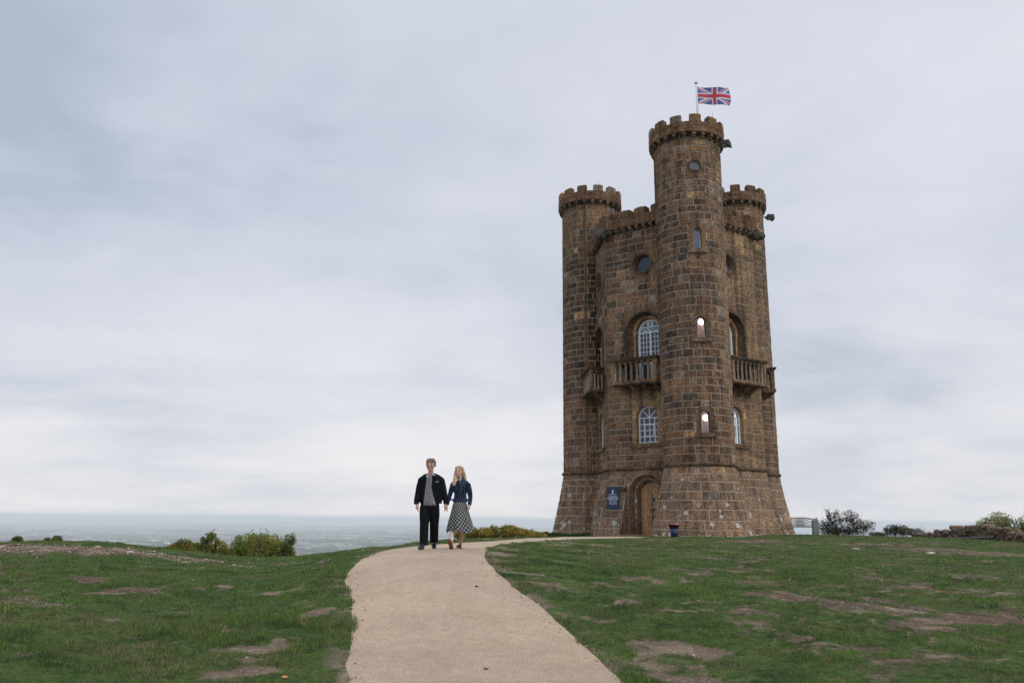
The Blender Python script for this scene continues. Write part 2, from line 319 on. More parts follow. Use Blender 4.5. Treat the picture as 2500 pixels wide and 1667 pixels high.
def height(x, y, pd=None):
    z = base_height(x, y); x = np.asarray(x, float); y = np.asarray(y, float)
    r = np.hypot(x, y); out = sstep(0.02, 0.5, -pd) if pd is not None else 1.0
    bump = (fbm(x * 0.5, y * 0.5, 3) - 0.5) * 0.10 + (fbm(x * 2.3 + 40, y * 2.3, 3) - 0.5) * 0.05 + (fbm(x * 9, y * 9 + 30, 2) - 0.5) * 0.018
    k = 1 - sstep(50, 70, r)
    return z + bump * out * k
# bare earth: wanted spots (world ellipses from picture points) plus noise
SPOTS = [(100,1340,260,17,1.0),(300,1348,190,12,1.0),(470,1364,120,9,0.9),(680,1452,80,17,1.0),(752,1430,36,8,1.0),(740,1505,66,22,1.0),(680,1570,90,20,.9),(580,1640,120,28,1.0),(660,1590,80,15,.8),
 (1225,1352,45,9,1.0),(1215,1338,25,6,.9),(1290,1395,60,9,.7),(1340,1430,55,8,.7),(1250,1470,40,10,.7),(1460,1350,110,8,.6),(1550,1410,110,15,.7),(1500,1470,90,14,.6),(1560,1520,90,10,.6),(1600,1590,160,22,.9),(1640,1640,130,22,.9),(1500,1600,70,9,.7),
 (1960,1460,160,22,.95),(2100,1480,200,26,.95),(2350,1500,190,30,.9),(2430,1470,90,18,.7),(2000,1560,120,18,.7),(1850,1500,100,14,.6),(2200,1420,80,10,.5),
 (1850,1322,110,6,1.0),(2050,1328,160,6,1.0),(2250,1340,160,6,1.0),(2430,1353,120,9,1.0),(1640,1345,90,9,.6),(1800,1370,100,8,.5),(330,1440,90,9,.7),(170,1420,90,8,.5),(1560,1330,70,5,.6),(1750,1345,90,6,.5),(2480,1400,60,10,.5)]
_sp = []
for px, py, wx, wy, s in SPOTS:
    c = ground_hit(px, py); a = ground_hit(px, py + wy * .8); b = ground_hit(px, max(py - wy * .8, 1314)); e = ray(px + wx, py)[0] * c[1]
    _sp.append((c[0], (a[1] + b[1]) / 2, abs(e - c[0]), max(abs(b[1] - a[1]) / 2, .35), s))
def bare(x, y):
    m = np.zeros(np.shape(x)); n = fbm(x * 1.3, y * 2.4, 5, .62); wx_ = (fbm(x * 1.1 + 9, y * 1.1, 3) - .5) * 1.3; wy_ = (fbm(x * 1.1, y * 1.1 + 33, 3) - .5) * 1.3; x = x + wx_; y = y + wy_
    for cx, cy, rx, ry, s in _sp:
        d = np.sqrt(((x - cx) / rx) ** 2 + ((y - cy) / ry) ** 2); m = np.maximum(m, s * (1 - sstep(0.45, 1.25, d)))
    big = fbm(x * .33 + 5, y * .33 + 60, 3); m = np.maximum(m * 1.1, sstep(.55, .8, big) * .75)
    n1 = (fbm(x * .9 + 2, y * 1.5, 3) - .5) * 1.7 + .5; n3 = (fbm(x * 3.1 + 3, y * 4.2, 4, .6) - .5) * 1.8 + .5
    bg = .34 * sstep(1.5, 5, x) * (1 - sstep(14, 34, y)); n9 = fbm(x * 11 + 3, y * 13, 3) - .5; return np.clip(sstep(0.56, 0.79, .30 * n9 - .045 * (x < 0) + np.maximum(m, bg) * .27 + .12 * sstep(.8, 1.0, m) + n1 * .38 + n3 * .50), 0, 1)

def grid_mesh(name, X, Y, Z, attrs, mat, kind='structure', wrap=False):
    nr, nc = X.shape; idx = np.arange(nr * nc).reshape(nr, nc)
    if wrap: a = idx[:-1]; b = np.roll(idx, -1, 1)[:-1]; c = np.roll(idx, -1, 1)[1:]; d = idx[1:]
    else: a = idx[:-1, :-1]; b = idx[:-1, 1:]; c = idx[1:, 1:]; d = idx[1:, :-1]
    F = np.stack([a, d, c, b], -1).reshape(-1, 4) if False else np.stack([a, b, c, d], -1).reshape(-1, 4)
    me = bpy.data.meshes.new(name); me.vertices.add(nr * nc); me.vertices.foreach_set('co', np.stack([X, Y, Z], -1).astype(np.float32).ravel())
    me.loops.add(F.size); me.loops.foreach_set('vertex_index', F.astype(np.int32).ravel()); me.polygons.add(len(F))
    me.polygons.foreach_set('loop_start', np.arange(0, F.size, 4, dtype=np.int32)); me.polygons.foreach_set('use_smooth', np.ones(len(F), bool))
    for k, v in attrs.items():
        if v.ndim == 2: at_ = me.attributes.new(k, 'FLOAT', 'POINT'); at_.data.foreach_set('value', v.astype(np.float32).ravel())
    me.update(calc_edges=True); me.validate(); o = link(name, me, mat); tag(o, kind=kind); return o

def ground_material():
    m, t, b = new_mat('turf_and_earth'); g = N(t, 'ShaderNodeNewGeometry'); a = N(t, 'ShaderNodeAttribute'); a.attribute_name = 'bare'
    def nz(sc, det=5, rough=.6):
        n = N(t, 'ShaderNodeTexNoise'); n.inputs['Scale'].default_value = sc; n.inputs['Detail'].default_value = det; n.inputs['Roughness'].default_value = rough; L(t, g.outputs['Position'], n.inputs['Vector']); return n.outputs[0]
    f = nz(14, 6, .7); md = nz(1.3); vf = nz(60, 3)
    grass = ramp(t, md, [(.3, (.045, .082, .020)), (.5, (.068, .115, .026)), (.7, (.105, .145, .036))])
    grass = mix(t, ramp(t, nz(5.5, 8, .72), [(.50, (0,) * 3), (.64, (.8,) * 3)]), grass, (.11, .092, .046)); grass = mix(t, ramp(t, nz(3.1, 8, .7), [(.50, (0,) * 3), (.62, (.8,) * 3)]), grass, (.022, .042, .014))
    grass = mix(t, 1.0, grass, ramp(t, f, [(.3, (.45,) * 3), (.7, (1.5,) * 3)]), 'MULTIPLY')
    earth = ramp(t, nz(2.2), [(.3, (.085, .056, .042)), (.5, (.145, .098, .070)), (.70, (.30, .23, .165))])
    earth = mix(t, 1.0, earth, ramp(t, f, [(.3, (.6,) * 3), (.7, (1.45,) * 3)]), 'MULTIPLY')
    v = N(t, 'ShaderNodeTexVoronoi'); v.inputs['Scale'].default_value = 16; L(t, g.outputs['Position'], v.inputs['Vector'])
    peb = math_node(t, 'MULTIPLY', math_node(t, 'LESS_THAN', v.outputs['Distance'], .26), math_node(t, 'GREATER_THAN', md, .50))
    earth = mix(t, math_node(t, 'MULTIPLY', peb, .65), earth, (.42, .37, .30))
    gp = N(t, 'ShaderNodeSeparateXYZ'); L(t, g.outputs['Position'], gp.inputs[0]); earth = mix(t, math_node(t, 'MULTIPLY', ramp(t, math_node(t, 'MULTIPLY', math_node(t, 'ADD', gp.outputs[0], 6.0), .083), [(.10, (0,) * 3), (.30, (.75,) * 3), (.62, (.6,) * 3), (.85, (0,) * 3)]), nz(.9, 3)), earth, (.31, .245, .17))      # sandier soil beside the gravel
    c = mix(t, a.outputs['Fac'], grass, earth); L(t, c, b.inputs['Base Color']); b.inputs['Roughness'].default_value = .95; b.inputs['Specular IOR Level'].default_value = .1
    bp = N(t, 'ShaderNodeBump'); bp.inputs['Distance'].default_value = .03; L(t, math_node(t, 'ADD', f, vf), bp.inputs['Height']); L(t, bp.outputs[0], b.inputs['Normal']); return m
M_GROUND = ground_material()
az = np.r_[np.linspace(-42, 42, 620), np.linspace(42, 318, 120)[1:-1]]; az = np.radians(az)
rad = np.r_[np.linspace(.2, 6.5, 26), np.geomspace(6.6, 70, 430), np.geomspace(72, 1050, 60)]
RR, AA = np.meshgrid(rad, az, indexing='ij'); GX = RR * np.sin(AA); GY = RR * np.cos(AA)
pdist = path_dist(GX, GY); GZ = height(GX, GY, pdist); GZ = GZ - .05 * sstep(-.02, .12, pdist)
GB = bare(GX, GY) * (RR < 60); GB = np.maximum(GB, sstep(-.32, -.02, pdist) * sstep(.42, .60, fbm(GX * 4, GY * 4, 3)))
grid_mesh('ground', GX, GY, GZ, {'bare': GB}, M_GROUND, wrap=True)
# fast bilinear-free height for scattering: same function again
def zat(x, y):
    x = np.atleast_1d(np.asarray(x, float)); y = np.atleast_1d(np.asarray(y, float)); return height(x, y, path_dist(x, y))
def z1(x, y): return float(zat(x, y)[0])

def path_material():
    m, t, b = new_mat('pale_gravel'); g = N(t, 'ShaderNodeNewGeometry')
    def nz(sc, det=5, rough=.6):
        n = N(t, 'ShaderNodeTexNoise'); n.inputs['Scale'].default_value = sc; n.inputs['Detail'].default_value = det; n.inputs['Roughness'].default_value = rough; L(t, g.outputs['Position'], n.inputs['Vector']); return n.outputs[0]
    f = nz(70, 4, .8); md = nz(1.1, 4); g2 = nz(7, 4)
    c = ramp(t, md, [(.3, (.455, .345, .245)), (.7, (.52, .40, .29))])
    c = mix(t, 1.0, c, ramp(t, f, [(.30, (.45,) * 3), (.5, (1,) * 3), (.70, (1.5,) * 3)]), 'MULTIPLY'); c = mix(t, 1.0, c, ramp(t, nz(.35, 3), [(.35, (.90, .90, .91)), (.65, (1.07, 1.06, 1.04))]), 'MULTIPLY'); c = mix(t, ramp(t, nz(22, 6, .7), [(.60, (0,) * 3), (.70, (.5,) * 3)]), c, (.20, .145, .10))
    c = mix(t, 1.0, c, ramp(t, g2, [(.3, (.90,) * 3), (.7, (1.07,) * 3)]), 'MULTIPLY')
    v = N(t, 'ShaderNodeTexVoronoi'); v.inputs['Scale'].default_value = 28; L(t, g.outputs['Position'], v.inputs['Vector'])
    c = mix(t, math_node(t, 'MULTIPLY', math_node(t, 'LESS_THAN', v.outputs['Distance'], .13), .35), c, (.22, .17, .13))
    L(t, c, b.inputs['Base Color']); b.inputs['Roughness'].default_value = .95; b.inputs['Specular IOR Level'].default_value = .1
    bp = N(t, 'ShaderNodeBump'); bp.inputs['Distance'].default_value = .015; L(t, f, bp.inputs['Height']); L(t, bp.outputs[0], b.inputs['Normal']); return m
M_PATH = path_material()
ww = np.linspace(0, 1, 26)[None, :]
EL = PLs + np.c_[(fbm(PLs[:, 0] * 2 + 3, PLs[:, 1] * 2, 4) - .5) * .10, np.zeros(NPATH)]; ER = PRs + np.c_[(fbm(PRs[:, 0] * 2 + 9, PRs[:, 1] * 2, 4) - .5) * .10, np.zeros(NPATH)]
PX = EL[:, :1] * (1 - ww) + ER[:, :1] * ww; PY = EL[:, 1:] * (1 - ww) + ER[:, 1:] * ww
PZ = base_height(PX, PY) + .012 + .03 * (1 - (2 * ww - 1) ** 4) - .03
grid_mesh('path', PX, PY, PZ, {}, M_PATH)
#PART2
# ------------------------------------------------------------------ the tower
TC = np.array([9.1988, 44.0]); RT, RP, PHI, RS = 5.1493, 4.6546, -0.0152, 1.70
ZG, ZS = -1.35, 2.56
def hexpt(k, Rr):
    a = PHI + R(k); return np.array([TC[0] + Rr * math.sin(a), TC[1] - Rr * math.cos(a)])
VA, VB, VC = hexpt(0, RT), hexpt(-120, RT), hexpt(120, RT); VP, VQ, VR = hexpt(-60, RP), hexpt(60, RP), hexpt(180, RP)
tower = empty('castle_tower', (TC[0], TC[1], -0.7)); tower['label'] = 'tall brown stone folly tower with three round battlemented turrets and a flag on top'; tower['category'] = 'tower'
TINV = Matrix.Translation((-TC[0], -TC[1], 0.7))
def tpart(mb, name, mats, parent=tower, smooth=False):
    me = mb.mesh(name, smooth); me.transform(TINV); return link(name, me, mats, parent)
class Turret:
    def __init__(s, c, ztop, flare=.72): s.c = c; s.ztop = ztop; s.L = 2 * math.pi * RS; s.flare = flare; s.curved = True
    def __call__(s, u, v, d=0.0, flat=False):
        r = RS + d + (0 if flat or v >= ZS else s.flare * ((ZS - v) / 3.26) ** 1.15); a = PHI + u / RS
        return (s.c[0] + r * math.sin(a), s.c[1] - r * math.cos(a), v)
class Wall:
    def __init__(s, a, b, mitre_a, mitre_b):   # a -> b, mitre flags where the end is a free corner
        s.a = np.array(a); s.b = np.array(b); s.L = float(np.linalg.norm(s.b - s.a)); s.u = (s.b - s.a) / s.L
        n = np.array([s.u[1], -s.u[0]]); s.n = n if n @ (s.a - TC) > 0 else -n; s.ma, s.mb = mitre_a, mitre_b; s.curved = False
    def __call__(s, u, v, d=0.0, flat=False):
        off = d + (0 if flat or v >= ZS else .66 * ((ZS - v) / 3.26) ** 1.15); t30 = math.tan(R(30)); f = u / s.L
        uu = u - (off * t30 * (1 - f) if s.ma else 0) + (off * t30 * f if s.mb else 0)
        p = s.a + s.u * uu + s.n * off; return (p[0], p[1], v)
TA, TB, TCC = Turret(VA, 19.2), Turret(VB, 18.75, .66), Turret(VC, 18.75, .66)
WPA, WQA = Wall(VP, VA, 1, 0), Wall(VQ, VA, 1, 0)
WPB, WQC = Wall(VP, VB, 1, 0), Wall(VQ, VC, 1, 0)
WRB, WRC = Wall(VR, VB, 1, 0), Wall(VR, VC, 1, 0)
CAMP = np.zeros(3)
def camfacing(P, n):
    v = CAMP - P; return float(v @ n) / np.linalg.norm(v)
PAL = [((.185, .125, .088), 30), ((.150, .102, .074), 28), ((.20, .128, .080), 12), ((.118, .092, .075), 16), ((.21, .165, .128), 11), ((.085, .074, .066), 8), ((.215, .195, .17), 2.5), ((.32, .22, .135), 1)]
_pc = np.array([p[0] for p in PAL]); _pw = np.array([p[1] for p in PAL], float); _pw /= _pw.sum()
def stone_col(comp, u, v, extra=None):
    c = _pc[rng.choice(len(_pc), p=_pw)].copy() * rng.uniform(.85, 1.15)
    if comp in ('A', 'B', 'C'): ang = math.degrees(u / RS)
    if comp == 'A':
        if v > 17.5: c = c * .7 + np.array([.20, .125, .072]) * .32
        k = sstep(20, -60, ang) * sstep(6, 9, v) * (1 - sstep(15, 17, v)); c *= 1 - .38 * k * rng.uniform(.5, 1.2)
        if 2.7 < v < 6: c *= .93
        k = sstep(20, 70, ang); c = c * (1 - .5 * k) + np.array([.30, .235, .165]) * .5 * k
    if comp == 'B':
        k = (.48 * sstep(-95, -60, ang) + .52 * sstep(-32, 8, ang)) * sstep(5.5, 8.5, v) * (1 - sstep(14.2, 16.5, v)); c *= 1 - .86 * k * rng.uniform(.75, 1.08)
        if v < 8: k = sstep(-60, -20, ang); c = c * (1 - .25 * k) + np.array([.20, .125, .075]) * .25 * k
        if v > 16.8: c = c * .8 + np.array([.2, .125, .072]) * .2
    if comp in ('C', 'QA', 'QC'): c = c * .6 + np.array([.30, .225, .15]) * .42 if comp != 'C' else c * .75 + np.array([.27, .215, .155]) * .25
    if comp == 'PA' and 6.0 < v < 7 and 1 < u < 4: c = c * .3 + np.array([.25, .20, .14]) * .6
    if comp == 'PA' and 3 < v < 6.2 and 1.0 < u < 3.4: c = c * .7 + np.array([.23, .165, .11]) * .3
    if v < 2.6: c = c * .78 + np.array([.245, .20, .165]) * .28
    if extra == 'ochre': c = np.array([.40, .285, .16])
    if comp[-1] != 'r' and ((comp in 'ABC' and v > (19.2 if comp == 'A' else 18.75) - .26) or (comp not in 'ABC' and v > 15.5 - .26)): c = c * .28      # mostly the parapet overhang's shade, with some soot, painted into the stone colour
    if comp[-1] == 'r': c = c * .45 + np.array([.155, .092, .055]) * .5
    return tuple(np.clip(c * np.array([1.06, .965, .875]), .012, .6))
ALL_STONES = []      # (area in px, component key, MB with one stone)
def stone_mesh(S, u0, u1, v0, v1, d0, d1, c, g=.013, cham=.016):
    """one dressed block: outer face a little proud, edges chamfered down to the joint"""
    u0 += g / 2; u1 -= g / 2; v0 += g / 2; v1 -= g / 2
    if u1 - u0 < .04 or v1 - v0 < .04: return None
    n = max(1, int(math.ceil((u1 - u0) / (.28 if S.curved else 9)))); mb = MB(); j = lambda a=.008: random.uniform(-a, a)
    us = np.linspace(u0, u1, n + 1); ch = min(cham, (u1 - u0) / 4)
    tilt = random.uniform(-.006, .006)
    back = [S(u, v0, d0) for u in us] + [S(u, v1, d0) for u in us[::-1]]
    uf = np.linspace(u0 + ch, u1 - ch, n + 1)
    front = [S(u + j(), v0 + ch + j(), d1 + tilt + j(.004)) for u in uf] + [S(u + j(), v1 - ch + j(), d1 - tilt + j(.004)) for u in uf[::-1]]
    V = back + front; k = len(back); F = [(i, (i + 1) % k, k + (i + 1) % k, k + i) for i in range(k)]
    for i in range(n): F.append((k + i, k + i + 1, k + 2 * n - i, k + 2 * n + 1 - i))
    mb.add(V, F, c); return mb
def subtract(r, holes):
    rs = [r]
    for h in holes:
        out = []
        for (a, b, c, d) in rs:
            if h[1] <= a or h[0] >= b or h[3] <= c or h[2] >= d: out.append((a, b, c, d)); continue
            if h[0] > a: out.append((a, h[0], c, d))
            if h[1] < b: out.append((h[1], b, c, d))
            lo, hi = max(a, h[0]), min(b, h[1])
            if h[2] > c: out.append((lo, hi, c, h[2]))
            if h[3] < d: out.append((lo, hi, h[3], d))
        rs = out
    return [r for r in rs if r[1] - r[0] > .07 and r[3] - r[2] > .05]
def courses(keys, hmin=.33, hmax=.42, grow=None):
    out = [keys[0]]
    for a, b in zip(keys[:-1], keys[1:]):
        H = b - a; n = max(1, round(H / random.uniform(hmin, hmax)))
        w = np.array([random.uniform(.85, 1.15) * (grow(a + H * (i + .5) / n) if grow else 1) for i in range(n)]); w = np.cumsum(w / w.sum()) * H
        out += [a + x for x in w]
    return out
def lay(S, comp, u0, u1, vs_, holes=(), d=.016, wmin=.40, wmax=.80, ochre=(), keep=None, extra=None):
    for v0, v1 in zip(vs_[:-1], vs_[1:]):
        h = v1 - v0; u = u0 - (random.uniform(0, .4) if u0 < 0 and S.curved else 0); first = True
        while u < u1 - 1e-6:
            w = random.uniform(wmin, wmax) * (1 if h > .3 else .9) * (1.15 if v0 < 2.2 else 1)
            if random.random() < .12: w *= .6
            nu = u + w
            if u1 - nu < .25: nu = u1
            if not (keep and not keep((u + nu) / 2)):
                for r in subtract((u, nu, v0, v1), holes):
                    um, vm = (r[0] + r[1]) / 2, (r[2] + r[3]) / 2
                    ex = 'ochre' if any(abs(um - o[0]) < o[2] and abs(vm - o[1]) < o[3] for o in ochre) else extra
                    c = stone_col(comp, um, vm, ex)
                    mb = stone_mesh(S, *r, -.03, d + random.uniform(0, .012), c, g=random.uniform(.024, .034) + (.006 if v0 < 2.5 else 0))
                    if mb is None: continue
                    P = np.array(S(um, vm)); P2 = np.array(S(um, vm, 1, True)) - np.array(S(um, vm, 0, True)); fac = camfacing(P, P2 / np.linalg.norm(P2))
                    dist = np.linalg.norm(P); px = (r[1] - r[0]) * (r[3] - r[2]) * max(fac, 0) * (FPX / dist) ** 2
                    ALL_STONES.append((px if fac > .12 else 0, comp, mb))
            u = nu
def core(S, u0, u1, v0, v1, holes, name, mat, parent, nseg=48):
    """the mortar body behind the blocks: a sheet with square openings left out"""
    us = sorted(set([round(x, 4) for x in np.linspace(u0, u1, nseg + 1)] + [round(x, 4) for h in holes for x in (h[0], h[1])]))
    zs = sorted(set([round(x, 4) for x in list(np.linspace(v0, ZS, 9)) + [v1]] + [round(x, 4) for h in holes for x in (h[2], h[3])]))
    mb = MB(); V = [S(u, v, -.002) for v in zs for u in us]; n = len(us); F = []
    for i in range(len(zs) - 1):
        for k in range(n - 1):
            um, vm = (us[k] + us[k + 1]) / 2, (zs[i] + zs[i + 1]) / 2
            if any(h[0] < um < h[1] and h[2] < vm < h[3] for h in holes): continue
            F.append((i * n + k, i * n + k + 1, (i + 1) * n + k + 1, (i + 1) * n + k))
    mb.add(V, F); return tpart(mb, name, mat, parent)
def sweep(S, u0, u1, n, prof, c, closed_u=False, flat=True):
    """profile [(v, d), ...] swept along the surface"""
    mb = MB(); us = np.linspace(u0, u1, n + 1); us = us[:-1] if closed_u else us
    V = [S(u, v, d, flat) for u in us for (v, d) in prof]; k = len(prof); m = len(us); F = []
    for i in range(m if closed_u else m - 1):
        a = i * k; b = ((i + 1) % m) * k
        for q in range(k): F.append((a + q, a + (q + 1) % k, b + (q + 1) % k, b + q))
    if not closed_u: F.append(tuple(range(k))); F.append(tuple(range((m - 1) * k, m * k))[::-1])
    mb.add(V, F, c); return mb
def uvbox(mb, S, u0, u1, v0, v1, d0, d1, c=(1, 1, 1), m=0, n=1, flat=True):
    us = np.linspace(u0, u1, n + 1)
    for a, b in zip(us[:-1], us[1:]):
        mb.hexa([S(a, v0, d1, flat), S(b, v0, d1, flat), S(b, v0, d0, flat), S(a, v0, d0, flat), S(a, v1, d1, flat), S(b, v1, d1, flat), S(b, v1, d0, flat), S(a, v1, d0, flat)], c, m)
def bar(mb, S, p, q, w, d0, d1, c=(1, 1, 1)):
    """a glazing bar between two (u, v) points"""
    p = np.array(p, float); q = np.array(q, float); t = (q - p) / (np.linalg.norm(q - p) + 1e-9); n = np.array([-t[1], t[0]]) * w / 2
    A, B, C_, D = p - n, q - n, q + n, p + n
    mb.hexa([S(*A, d1, True), S(*B, d1, True), S(*B, d0, True), S(*A, d0, True), S(*D, d1, True), S(*C_, d1, True), S(*C_, d0, True), S(*D, d0, True)], c)
def curve_bar(mb, S, pts, w, d0, d1, c=(1, 1, 1), closed=False):
    pts = [np.array(p, float) for p in pts]; n = len(pts); ring = []
    for i in range(n):
        a = pts[i - 1] if (closed or i > 0) else pts[0]; b = pts[(i + 1) % n] if (closed or i < n - 1) else pts[-1]
        t = (b - a) / (np.linalg.norm(b - a) + 1e-9); nn_ = np.array([-t[1], t[0]]) * w / 2
        ring.append([S(*(pts[i] - nn_), d1, True), S(*(pts[i] + nn_), d1, True), S(*(pts[i] + nn_), d0, True), S(*(pts[i] - nn_), d0, True)])
    V = [p for r in ring for p in r]; F = []
    for i in range(n if closed else n - 1):
        a = i * 4; b = ((i + 1) % n) * 4
        for q in range(4): F.append((a + q, a + (q + 1) % 4, b + (q + 1) % 4, b + q))
    if not closed: F += [(0, 1, 2, 3), tuple(range((n - 1) * 4, n * 4))[::-1]]
    mb.add(V, F, c)
def arch_pts(uc, hw, zspring, zbot, n=16):
    return [(uc - hw, zbot)] + [(uc - hw, zspring)] + [(uc - hw * math.cos(math.pi * i / n), zspring + hw * math.sin(math.pi * i / n)) for i in range(1, n)] + [(uc + hw, zspring), (uc + hw, zbot)]
def circ(uc, zc, r, n=24): return [(uc + r * math.cos(2 * math.pi * i / n), zc + r * math.sin(2 * math.pi * i / n)) for i in range(n)]
def surround(S, rect, inner, d, depth, c, closed=False):
    """dressed block(s) between a square opening and the arch or circle cut in it, with the reveal"""
    mb = MB(); u0, u1, z0, z1 = rect; outer = []; uc = (u0 + u1) / 2
    for (u, z) in inner:
        if closed:
            zc = (z0 + z1) / 2; k = max(abs(u - uc) / ((u1 - u0) / 2), abs(z - zc) / ((z1 - z0) / 2)); outer.append((uc + (u - uc) / k, zc + (z - zc) / k))
        else:
            zs = inner[1][1]
            if z <= zs + 1e-6: outer.append((u0 if u < uc else u1, z))
            else:
                k = max(abs(u - uc) / ((u1 - u0) / 2), (z - zs) / (z1 - zs)); outer.append((uc + (u - uc) / k, zs + (z - zs) / k))
    if not closed: # sharpen corners
        for i, (u, z) in enumerate(outer):
            pass
    n = len(inner); V = [S(*p, d, True) for p in outer] + [S(*p, d, True) for p in inner] + [S(*p, -depth, True) for p in inner] + [S(*p, -.05, True) for p in outer]
    F = []
    for i in range(n if closed else n - 1):
        j = (i + 1) % n; F += [(i, j, n + j, n + i), (n + i, n + j, 2 * n + j, 2 * n + i), (3 * n + i, 3 * n + j, j, i)]
    mb.add(V, F, c); return mb
def room(S, rect, d0, depth, mat, parent, name='room_behind'):
    u0, u1, z0, z1 = rect; mb = MB(); A = [S(u, v, -d0, True) for u, v in ((u0, z0), (u1, z0), (u1, z1), (u0, z1))]; B = [S(u, v, -depth, True) for u, v in ((u0, z0), (u1, z0), (u1, z1), (u0, z1))]
    mb.add(A + B, [(4, 5, 6, 7), (0, 1, 5, 4), (1, 2, 6, 5), (2, 3, 7, 6), (3, 0, 4, 7)]); return tpart(mb, name, mat, parent)
def pane(S, poly, d, parent, mat, name='pane'):
    mb = MB(); k = len(poly); V = [S(*p, d, True) for p in poly] + [S(*p, d - .006, True) for p in poly]
    mb.add(V, [tuple(range(k)), tuple(range(2 * k - 1, k - 1, -1))] + [(i, k + i, k + (i + 1) % k, (i + 1) % k) for i in range(k)]); return tpart(mb, name, mat, parent)
BROWN = (.17, .108, .068); DK = (.085, .066, .052); TAN = (.27, .19, .115); RUST = (.215, .125, .068); LIGHTB = (.24, .185, .14)

# --- window builders
def slit_window(S, z0, spring, hw, zsb, lit):
    inner = arch_pts(0, hw, spring, z0, 10); rect = (-hw - .22, hw + .22, z0 - .0, spring + hw + .17)
    w = tpart(surround(S, rect, inner, .024, .26, BROWN), 'window', M_STONE)
    w['label'] = 'narrow arched turret window'
    mb = MB(); uvbox(mb, S, -hw - .30, hw + .28, zsb, z0, -.04, .12, (.19, .125, .085), n=3); tpart(mb, 'sill', M_STONE, w)
    mb = MB(); pts = arch_pts(0, hw - .015, spring, z0, 10); curve_bar(mb, S, pts, .035, -.235, -.19); bar(mb, S, (-hw, z0 + .02), (hw, z0 + .02), .04, -.235, -.17); tpart(mb, 'frame', M_WHITE, w)
    pane(S, arch_pts(0, hw - .01, spring, z0 + .01, 10), -.21, w, M_GLASS if lit else M_GLASSC)
    room(S, (-.62, .62, z0 - .25, spring + hw + .45), .24, 1.25, M_PLASTER if lit else M_DARKROOM, w)
    return (rect[0], rect[1], zsb, rect[3])
def round_window(S, uc, zc, r, ro, mat, ring=True):
    inner = circ(uc, zc, r); rect = (uc - ro, uc + ro, zc - ro, zc + ro)
    w = tpart(surround(S, rect, inner, .02, .28, RUST if S.curved else BROWN, True), 'round_window', M_STONE)
    mb = MB(); curve_bar(mb, S, circ(uc, zc, r + .075), .10, .0, .065, DK, True); tpart(mb, 'stone_ring', M_STONE, w)
    pane(S, circ(uc, zc, r - .01), -.08 if S.curved else -.2, w, mat)
    mb = MB(); curve_bar(mb, S, circ(uc, zc, r - .012), .03, -.09 if S.curved else -.22, -.06 if S.curved else -.17, closed=True); tpart(mb, 'frame', M_WHITE if S.curved else M_IRON, w)
    room(S, (uc - r - .3, uc + r + .3, zc - r - .3, zc + r + .3), .24, 1.2, M_DARKROOM, w)
    return rect
